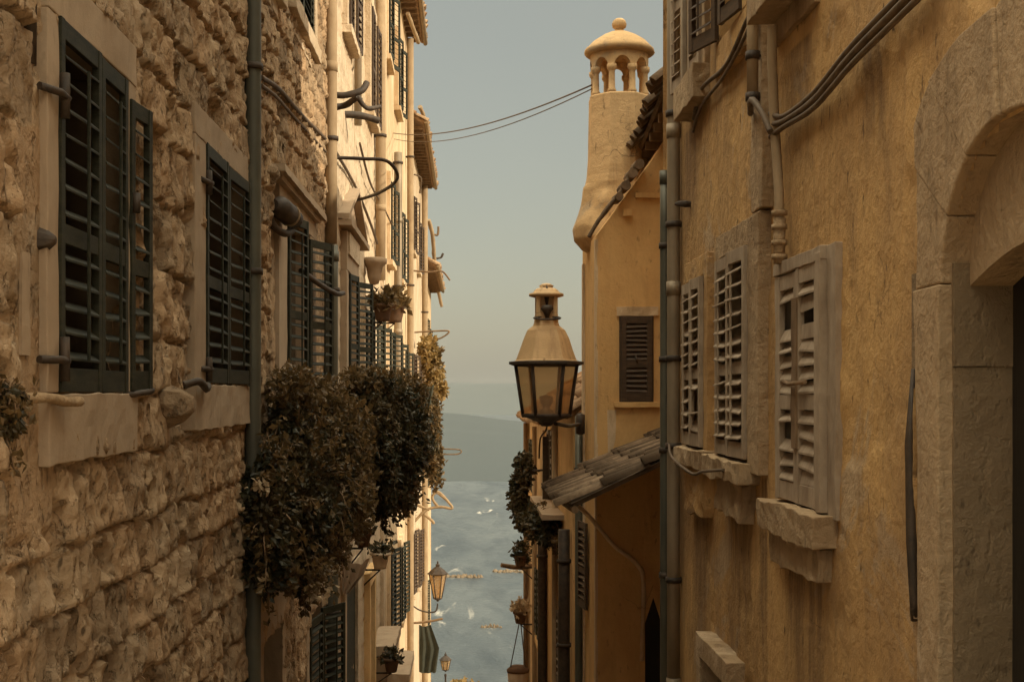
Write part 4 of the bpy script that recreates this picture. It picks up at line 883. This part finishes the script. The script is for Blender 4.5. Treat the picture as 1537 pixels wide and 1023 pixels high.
# ================================================================== PLANTS
def bush(name, label, blobs, n, seed, size, stems, rust=0, rust_box=None, flowers=None, cat='plant', leaf='leaf', base=None, group='plants on the walls'):
    o = thing(name, label, cat, base or tuple(blobs[0][:3]), group)
    pts, r = blob_points(blobs, n, seed); leaf_mesh('foliage', leaf, pts, size, o, 1.5, r, .5)
    if rust:
        pts, r = blob_points(rust_box, rust, seed+1, .35); leaf_mesh('dry_foliage', 'rustleaf', pts, size*.95, o, 1.8, r, -.3)
    if flowers:
        r2 = np.random.default_rng(seed+2); F = np.array(flowers, float)
        k = r2.integers(0, len(F), 26*len(F)); p = F[k]+r2.normal(0, .035, (len(k), 3)); leaf_mesh('blossom', 'flower', p, size*1.0, o, 1.2, r2, 0)
    m = MB(); rr = random.Random(seed)
    for i in range(stems):
        b = blobs[i % len(blobs)]; a = Vector((b[0], b[1], b[2])); d = Vector((rr.gauss(.3, 1), rr.gauss(0, 1), rr.gauss(0, 1))).normalized()
        e = a+Vector((d.x*b[3], d.y*b[4], d.z*b[5]))*rr.uniform(.95, 1.22)
        m.tube(curve_pts([a, a.lerp(e, .5)+Vector((rr.uniform(-.05,.05), rr.uniform(-.05,.05), .05)), e], 4), [.008]*8+[.003], 5)
    ends = []
    for i in range(stems*2):
        b = blobs[rr.randrange(len(blobs))]; a = Vector(b[:3]); d = Vector((abs(rr.gauss(.4, 1)), rr.gauss(0, 1), rr.gauss(-.1, 1))).normalized()
        q = Vector((d.x*b[3], d.y*b[4], d.z*b[5])); s0 = a+q*.8; s1 = a+q*rr.uniform(1.08, 1.5)+Vector((rr.uniform(-.04,.06), rr.uniform(-.1,.1), -.03-rr.random()*.06))
        m.tube([s0, s0.lerp(s1, .6)+Vector((0,0,.025)), s1], [.006,.005,.003], 5)
        for k in range(9): ends.append(tuple(s0.lerp(s1, rr.uniform(.4, 1.05)))+(.018+size*.25,))
    leaves('sprig_leaves', 'rustleaf' if rust and leaf == 'leaf' and seed % 2 else leaf, ends, len(ends)*2, size*.9, o, 1.6, seed+7)
    m.build('stem', 'wood', o); return o
b1 = [(-1.62,10.7,-1.0,.24,.40,.60), (-1.50,11.6,-.82,.33,.62,.74), (-1.34,12.5,-.75,.31,.66,.66), (-1.52,12.0,-.30,.26,.55,.32), (-1.5,11.7,-1.36,.26,.5,.40), (-1.30,13.0,-1.0,.23,.48,.5)]
bush('climbing_plant', 'large dark leafy bush hanging from the stone house below its third window', b1, 22000, 11, .038, 110, 4200,
     [(-1.10,13.0,-.55,.2,.5,.5), (-1.35,12.5,-.05,.28,.6,.2), (-1.05,13.2,-1.0,.16,.4,.45), (-1.5,11.6,.05,.22,.5,.2)],
     [(-1.15,12.2,-.85), (-1.2,11.5,-1.62), (-1.28,11.3,-1.72), (-1.6,10.3,-.72), (-1.3,11.6,-.6)])
b2 = [(-1.32,18.2,-.5,.40,.7,.66), (-1.06,18.8,-.65,.40,.66,.80), (-.84,19.2,-.55,.25,.45,.55), (-1.2,18.6,-1.3,.30,.55,.42), (-1.25,18.4,-.05,.34,.5,.28)]
bush('climbing_plant', 'rounder dark bush with a rusty rim, against the sunlit far fronts', b2, 19000, 12, .046, 110, 5000,
     [(-.78,19.4,-.6,.26,.5,.75), (-1.0,19.2,.05,.45,.6,.26), (-1.35,18.2,.15,.4,.6,.22), (-.9,19.2,-1.4,.25,.5,.4)],
     [(-1.15,18.1,-.25), (-.95,18.1,-.5), (-.75,19,-1.3)])
bush('wall_plant', 'small dark tuft growing from the stone wall at the left edge', [(-1.76,5.08,-.08,.05,.10,.12), (-1.76,5.12,.0,.04,.08,.05)], 600, 13, .022, 6, 40, [(-1.75,5.1,.0,.05,.1,.06)])
bush('hanging_plant', 'golden dry creeper under the last eaves of the left row', [(-1.35,46,1.5,.3,.8,.5), (-1.15,46,.6,.25,.6,.5), (-1.05,46,.2,.25,.5,.25)], 1500, 14, .10, 26, 500, [(-1.2,46,1.0,.3,.6,.8)], leaf='goldleaf')
bush('hanging_plant', 'dark creeper with sunlit tips on the left row, over the sea', [(-1.3,43,-.6,.3,.7,.7), (-1.15,43,-1.7,.28,.6,.9), (-1.05,43,-2.4,.2,.5,.5)], 3200, 15, .09, 40, 1500, [(-1.1,43.4,-1.2,.25,.5,1.2)], leaf='leaf')
bush('hanging_plant', 'dark creeper at the far corner of the right row, left of the dark signboard', [(1.02,26.4,-2.05,.17,.4,.5), (1.10,26.4,-1.45,.14,.4,.25), (1.2,26,-2.45,.2,.4,.3)], 2400, 16, .06, 24)
bush('hanging_plant', 'brown trailing plant spilling from the planter ledge under the signboard', [(1.2,22.0,-2.05,.22,1.1,.16), (1.3,21.2,-2.2,.16,.6,.2)], 2200, 17, .06, 20, 500, [(1.2,22,-2.1,.2,1.0,.2)])
ft = thing('tree', 'sunlit golden tree top at the bottom of the alley beside the post lantern', 'tree', (-.3, 84, gz(84)))
pts, r_ = blob_points([(-.3,84,-18.8,1.0,1.0,.8), (.3,84.5,-19.2,.9,.9,.7), (-1.0,84,-19.3,.8,.8,.7), (.0,84,-19.9,1.3,1.2,.9)], 4200, 19, .4); leaf_mesh('crown', 'goldleaf', pts, .16, ft, 1.5, r_, 0)
MB().tube([(-.3,84,gz(84)-.2), (-.25,84,-22), (-.3,84,-19.2)], [.16,.12,.05], 8).tube([(-.25,84,-22), (.3,84.3,-19.4)], [.08,.03], 6).tube([(-.25,84,-22), (-.9,84,-19.5)], [.08,.03], 6).build('trunk', 'wood', ft)
# ================================================================== POTS AND SMALL HANGING THINGS
def pot(label, c, r, plant, seed, mat='pot', side=-1, leaf='leaf', n=260, name='flower_pot'):
    o = thing(name, label, 'flower pot', c, 'pots on the walls')
    MB().lathe([(r*.62, 0), (r*.72, r*.3), (r*.92, r*1.4), (r*1.08, r*1.45), (r*1.08, r*1.75), (r*.92, r*1.75), (r*.85, r*1.5), (0, r*1.5)], c, 14, True, 0, .03).build('pot', mat, o)
    xw = -A if side < 0 else (1.5 if c[1] > 17.9 else B)
    MB().tube([(c[0], c[1], c[2]-.02), (xw, c[1], c[2]-.02)], .018, 6).tube([(c[0], c[1], c[2]-.02), (xw, c[1], c[2]-.3)], .014, 6).build('bracket', 'iron', o)
    if plant: 
        pts, q = blob_points([(c[0], c[1], c[2]+r*2.1, r*1.5, r*1.5, r*plant)], n, seed, .2); leaf_mesh('foliage', leaf, pts, r*.42, o, 1.6, q, -.2)
    return o
pot('brown clay pot with a dry plant, left of two above the second bush', (-1.42, 22.6, 1.22), .17, 1.2, 31, leaf='rustleaf')
pot('brown clay pot with a dry plant, right of two above the second bush', (-1.46, 27.2, 1.45), .21, 1.1, 32, leaf='rustleaf')
pot('white pot on the left wall low beside the hanging white cloth', (-1.50, 23.2, -3.05), .16, .8, 33, 'cloth', n=120)
pot('dark pot between the white cloth and the white pot, low on the left wall', (-1.58, 20.4, -2.35), .13, .9, 34, n=160)
pot('clay pot on the far end of the right row, under the creeper', (1.20, 29.6, -3.85), .15, 1.8, 35, side=1)
pot('clay pot with white blossom above the hanging basket', (1.17, 29.0, -5.0), .15, 1.3, 36, side=1, leaf='flower')
pot('clay pot low on the left wall beside the balcony ledge', (-1.40, 24.9, -5.2), .15, 1.1, 37, n=160)
ba = thing('hanging_basket', 'pale wicker basket on a rope at the far end of the right row', 'basket', (1.15, 29.8, -6.6))
MB().lathe([(.15, -.15), (.21, .0), (.24, .3), (.22, .31), (.0, .30)], (1.15, 29.8, -6.5), 12, True, 0, .08).build('basket', 'cloth', ba); MB().lathe([(.25, .28), (.26, .33), (.15, .42), (.0, .44)], (1.15, 29.8, -6.5), 12, True, 0, .1).build('lid', 'pot', ba)
MB().tube([(.97, 29.8, -6.2), (1.17, 29.3, -5.0)], .012, 5).tube([(1.33, 29.8, -6.2), (1.19, 29.3, -5.0)], .012, 5).build('rope', 'cable', ba)
tag(MB(TG).tube(curve_pts([(30.2, -3.9, -.02), (30.1, -3.93, .3), (30, -3.86, .72)]), .05, 7, .2).build('plank', 'wood'), 'bleached plank jutting over the sea from the right row', 'plank')
sg = thing('signboard', 'narrow dark hanging signboard below the large lantern', 'sign', (1.3, 23.6, -1.9))
MB().rbox(1.34, 1.54, 23.4, 23.5, -1.95, -.76, .004, .1, 2).build('board', 'brown', sg); MB().tube([(1.16, 23.45, -1.36), (1.5, 23.45, -1.34)], .02, 6).build('arm', 'iron', sg)
def sheet(name, label, T, u0, u1, v0, v1, w0, mat, seed, cat, sag=.1, shape=(1, 1, 1)):
    nu, nv = 16, 22; m = MB(T); vs = []
    for k in (0, 1):
        for j in range(nv+1):
            for i in range(nu+1):
                s, t = i/nu, j/nv; wd_ = lerp(shape[0], shape[1], t*2) if t < .5 else lerp(shape[1], shape[2], t*2-1)
                vs.append((u0+(u1-u0)*s*wd_, lerp(v1, v0, t)-sag*math.sin(math.pi*s)*(1-.4*t)+.03*noise.noise(Vector((s*5, seed, t))), w0+.05*math.sin(s*17+t*2+seed)*(.3+t)+.012*k+.03*noise.noise(Vector((s*4, t*3, seed)))))
    st_ = (nu+1)*(nv+1); fs = []
    for k in (0, 1):
        for j in range(nv):
            for i in range(nu): a = k*st_+j*(nu+1)+i; fs.append((a, a+1, a+nu+2, a+nu+1) if k else (a+nu+1, a+nu+2, a+1, a))
    return tag(m.add(vs, fs, True).build(name, mat), label, cat, 'cloths hung out on the left row')
Tx = lambda Yf: (lambda u, v, w: (u, Yf-w, v))
sheet('hanging_cloth', 'dark green cloth hung out over the alley above the post lantern', Tx(45), -1.6, -.88, -9.4, -7.8, 0, 'darkcloth', 3, 'cloth', .06, (.55, .95, .8))
sheet('hanging_cloth', 'creased white cloth hung low on the left wall below the bushes', Tx(18.6), -1.74, -1.35, -2.75, -2.3, .0, 'cloth', 8, 'cloth', .08, (1, .8, .3))
sheet('hanging_cloth', 'grey green cloth hanging beside the creeper over the sea', Tx(42.3), -1.35, -.98, -.95, .3, 0, 'darkcloth', 12, 'cloth', .1, (.9, .6, .25))
def bar(name, label, pts, r, mat, cat, group=None, n=8, wob=.15):
    return tag(MB().tube(curve_pts(pts), r, n, wob).build(name, mat), label, cat, group)
G1 = 'iron and wood arms on the left row'
ab = thing('awning_bracket', 'broken dark wooden awning arm sticking out high in the sun beside the clay pipe', 'bracket', TL(17, 3.8, 0), G1)
MB().tube(curve_pts([TL(16.9, 3.80, .0), TL(16.95, 3.79, .25), TL(17.0, 3.85, .45), TL(17.1, 3.98, .52)]), .042, 9, .3).build('arm', 'iron', ab)
MB().tube(curve_pts([TL(17.4, 3.72, -.02), TL(17.5, 3.78, .2), TL(17.3, 3.85, .40)]), .04, 8, .4).tube(curve_pts([TL(17.3, 3.85, .38), TL(17.4, 3.72, .5), TL(17.6, 3.78, .66)]), .03, 8, .4).build('strut', 'iron', ab)
bar('iron_hoop', 'bent iron hoop jutting from the sunlit wall below the broken arm', [TL(17.3, 3.06, -.02), TL(17.4, 3.06, .45), TL(17.5, 3.05, .75), TL(17.9, 2.95, .87), TL(18.5, 2.9, .78), TL(19.5, 2.9, .45), TL(20.6, 2.95, -.02)], .024, 'iron', 'bracket', G1)
bar('iron_bracket', 'stubby dark iron arm high on the sunlit wall, right of the broken arm', [TL(19.6, 4.1, -.02), TL(19.7, 4.1, .25), TL(19.8, 4.05, .5)], .055, 'iron', 'bracket', G1)
bar('clothes_pole', 'thin bleached pole sticking out below the last eave', [TL(44, 4.05, -.02), TL(44, 4.0, .6), TL(44, 4.02, 1.0), TL(44.2, 3.75, 1.25)], .03, 'wood', 'bracket', G1)
bar('clothes_pole', 'short sunlit iron arm above the golden creeper', [TL(46, 2.1, -.02), TL(46, 2.14, .6), TL(46, 2.14, 1.2), TL(46, 1.9, .9), TL(46, 1.85, .5)], .028, 'wood', 'bracket', G1)
bar('clothes_pole', 'sunlit clothesline frame jutting over the sea beside the dark creeper', [TL(45, -1.9, -.02), TL(45, -1.88, .7), TL(45, -1.9, 1.55), TL(45, -2.05, 1.5), TL(45, -2.05, .7), TL(45, -2.05, .0)], .022, 'wood', 'bracket', G1)
sb = thing('scroll_bracket', 'golden branching iron scroll catching the sun over the sea', 'bracket', TL(47, -4, 0), G1)
k = MB()
for pts in ([TL(47,-4.5,-.02),TL(47,-4.1,.4),TL(47,-4.0,.9),TL(47,-4.05,1.3),TL(47,-3.75,1.1),TL(47,-3.5,.85),TL(47,-3.45,.65)], [TL(47,-4.0,.8),TL(47,-3.7,.6),TL(47,-3.5,.75),TL(47,-3.75,1.1)], [TL(47,-3.9,-.02),TL(47,-4.05,.35),TL(47,-4.1,.5)], [TL(47,-4.25,.3),TL(47,-4.5,.6),TL(47,-4.6,.65)]): k.tube(curve_pts(pts), .05, 7, .3)
k.build('scroll', 'goldwood' if 'goldwood' in M else 'clay', sb)
bar('clothes_pole', 'small dark perch above the dark green hanging cloth', [TL(45, -7.75, -.02), TL(45, -7.7, .5), TL(45, -7.6, 1.0)], .04, 'wood', 'bracket', G1)
# wall floodlight by the third window
fl = thing('floodlight', 'dark drum floodlight on the stone wall beside the third window', 'lamp', TL(12.1, 1.6, .1))
MB().tube([TL(12.0, 1.70, .06), TL(12.12, 1.69, .10), TL(12.4, 1.66, .15)], [.05, .105, .10], 16).build('drum', 'iron', fl); MB().tube([TL(12.41, 1.66, .152), TL(12.58, 1.64, .18)], [.09, .085], 16).build('lens_hood', 'black', fl); MB().tube([TL(12.38, 1.66, .147), TL(12.42, 1.658, .153)], .107, 16).build('rim', 'clay', fl)
MB().tube(curve_pts([TL(12.1, 1.75, .0), TL(12.1, 1.55, .03), TL(12.25, 1.47, .12), TL(12.5, 1.52, .16)]), .035, 8, .1).build('yoke', 'iron', fl)
# ================================================================== CABLES
def cable(label, ctrl, r, name='wall_cable', group='cables on the walls', mat='cable', n=6): return tag(MB().tube(curve_pts(ctrl), r, n, .1).build(name, mat), label, 'cable', group)
cable('upper dark cable sagging across the stone wall to the clay pipe', [LP(392,116,.07), LP(420,135,.07), LP(452,172,.07), LP(488,208,.06)], .022)
cable('lower cable under the first one on the stone wall, ending at the clay pipe', [LP(392,128,.07), LP(415,146,.07), LP(445,180,.06), LP(489,228,.06)], .016)
cable('cable running down past the pediment from the clay pipe', [LP(500,222,.12), LP(520,255,.06), LP(538,290,.06), LP(556,335,.10), LP(566,365,.1)], .025)
cable('thin cable looping across the sunlit wall right of the pediment', [LP(540,215,.08), LP(556,275,.1), LP(575,310,.1), LP(592,345,.12)], .02)
for i, (dz, rr_) in enumerate(((0., .016), (-.04, .018), (-.085, .015))):
    cable(('topmost', 'middle', 'lowest')[i]+' of three thick cables slanting across the ochre wall above the arch', [TR(5.2, 1.66+dz, .05), TR(5.6, 1.645+dz, .05), TR(6.2, 1.61+dz, .06), TR(6.9, 1.555+dz*.9, .05), TR(7.5, 1.56+dz*.7, .06), TR(7.72, 1.62+dz*1.6, .09)], rr_)
cable('upper of two cables looping left from the pilaster under the top windows', [TR(8.0, 2.33, .12), TR(8.4, 2.33, .09), TR(9.2, 2.26, .06), TR(10.1, 2.3, .07), TR(10.6, 2.18, .04)], .016)
cable('lower of two cables looping left from the pilaster under the top windows', [TR(8.0, 2.28, .12), TR(8.5, 2.26, .08), TR(9.3, 2.2, .06), TR(10.2, 2.2, .05), TR(10.7, 2.1, .03)], .013)
cable('short cable between the clay conduit and the pilaster', [TR(8.3, 1.74, .08), TR(8.0, 1.76, .14), TR(7.8, 1.66, .13), TR(7.66, 1.5, .10)], .020)
cable('cord strung below the sills of the two far bleached windows', [TR(11.5, -.42, .1), TR(10.9, -.52, .17), TR(10.0, -.6, .16), TR(9.4, -.55, .18), TR(8.7, -.5, .17)], .012)
def catenary(a, b, sag, n=24): return [Vector(a).lerp(Vector(b), i/n)-Vector((0, 0, sag*4*(i/n)*(1-i/n))) for i in range(n+1)]
wa, wb = TL(32.8, 6.4, -.02), (1.60, 17, 3.93)
tag(MB().tube(catenary(wa, wb, .25), .011, 5).build('overhead_wire', 'cable'), 'upper overhead wire from the left row to the turret chimney', 'wire', 'wires across the alley')
tag(MB().tube(catenary((wa[0], wa[1]+.5, wa[2]-.05), (wb[0], wb[1], wb[2]-.05), .30), .008, 5).build('overhead_wire', 'cable'), 'thinner overhead wire hanging just under the other one', 'wire', 'wires across the alley')
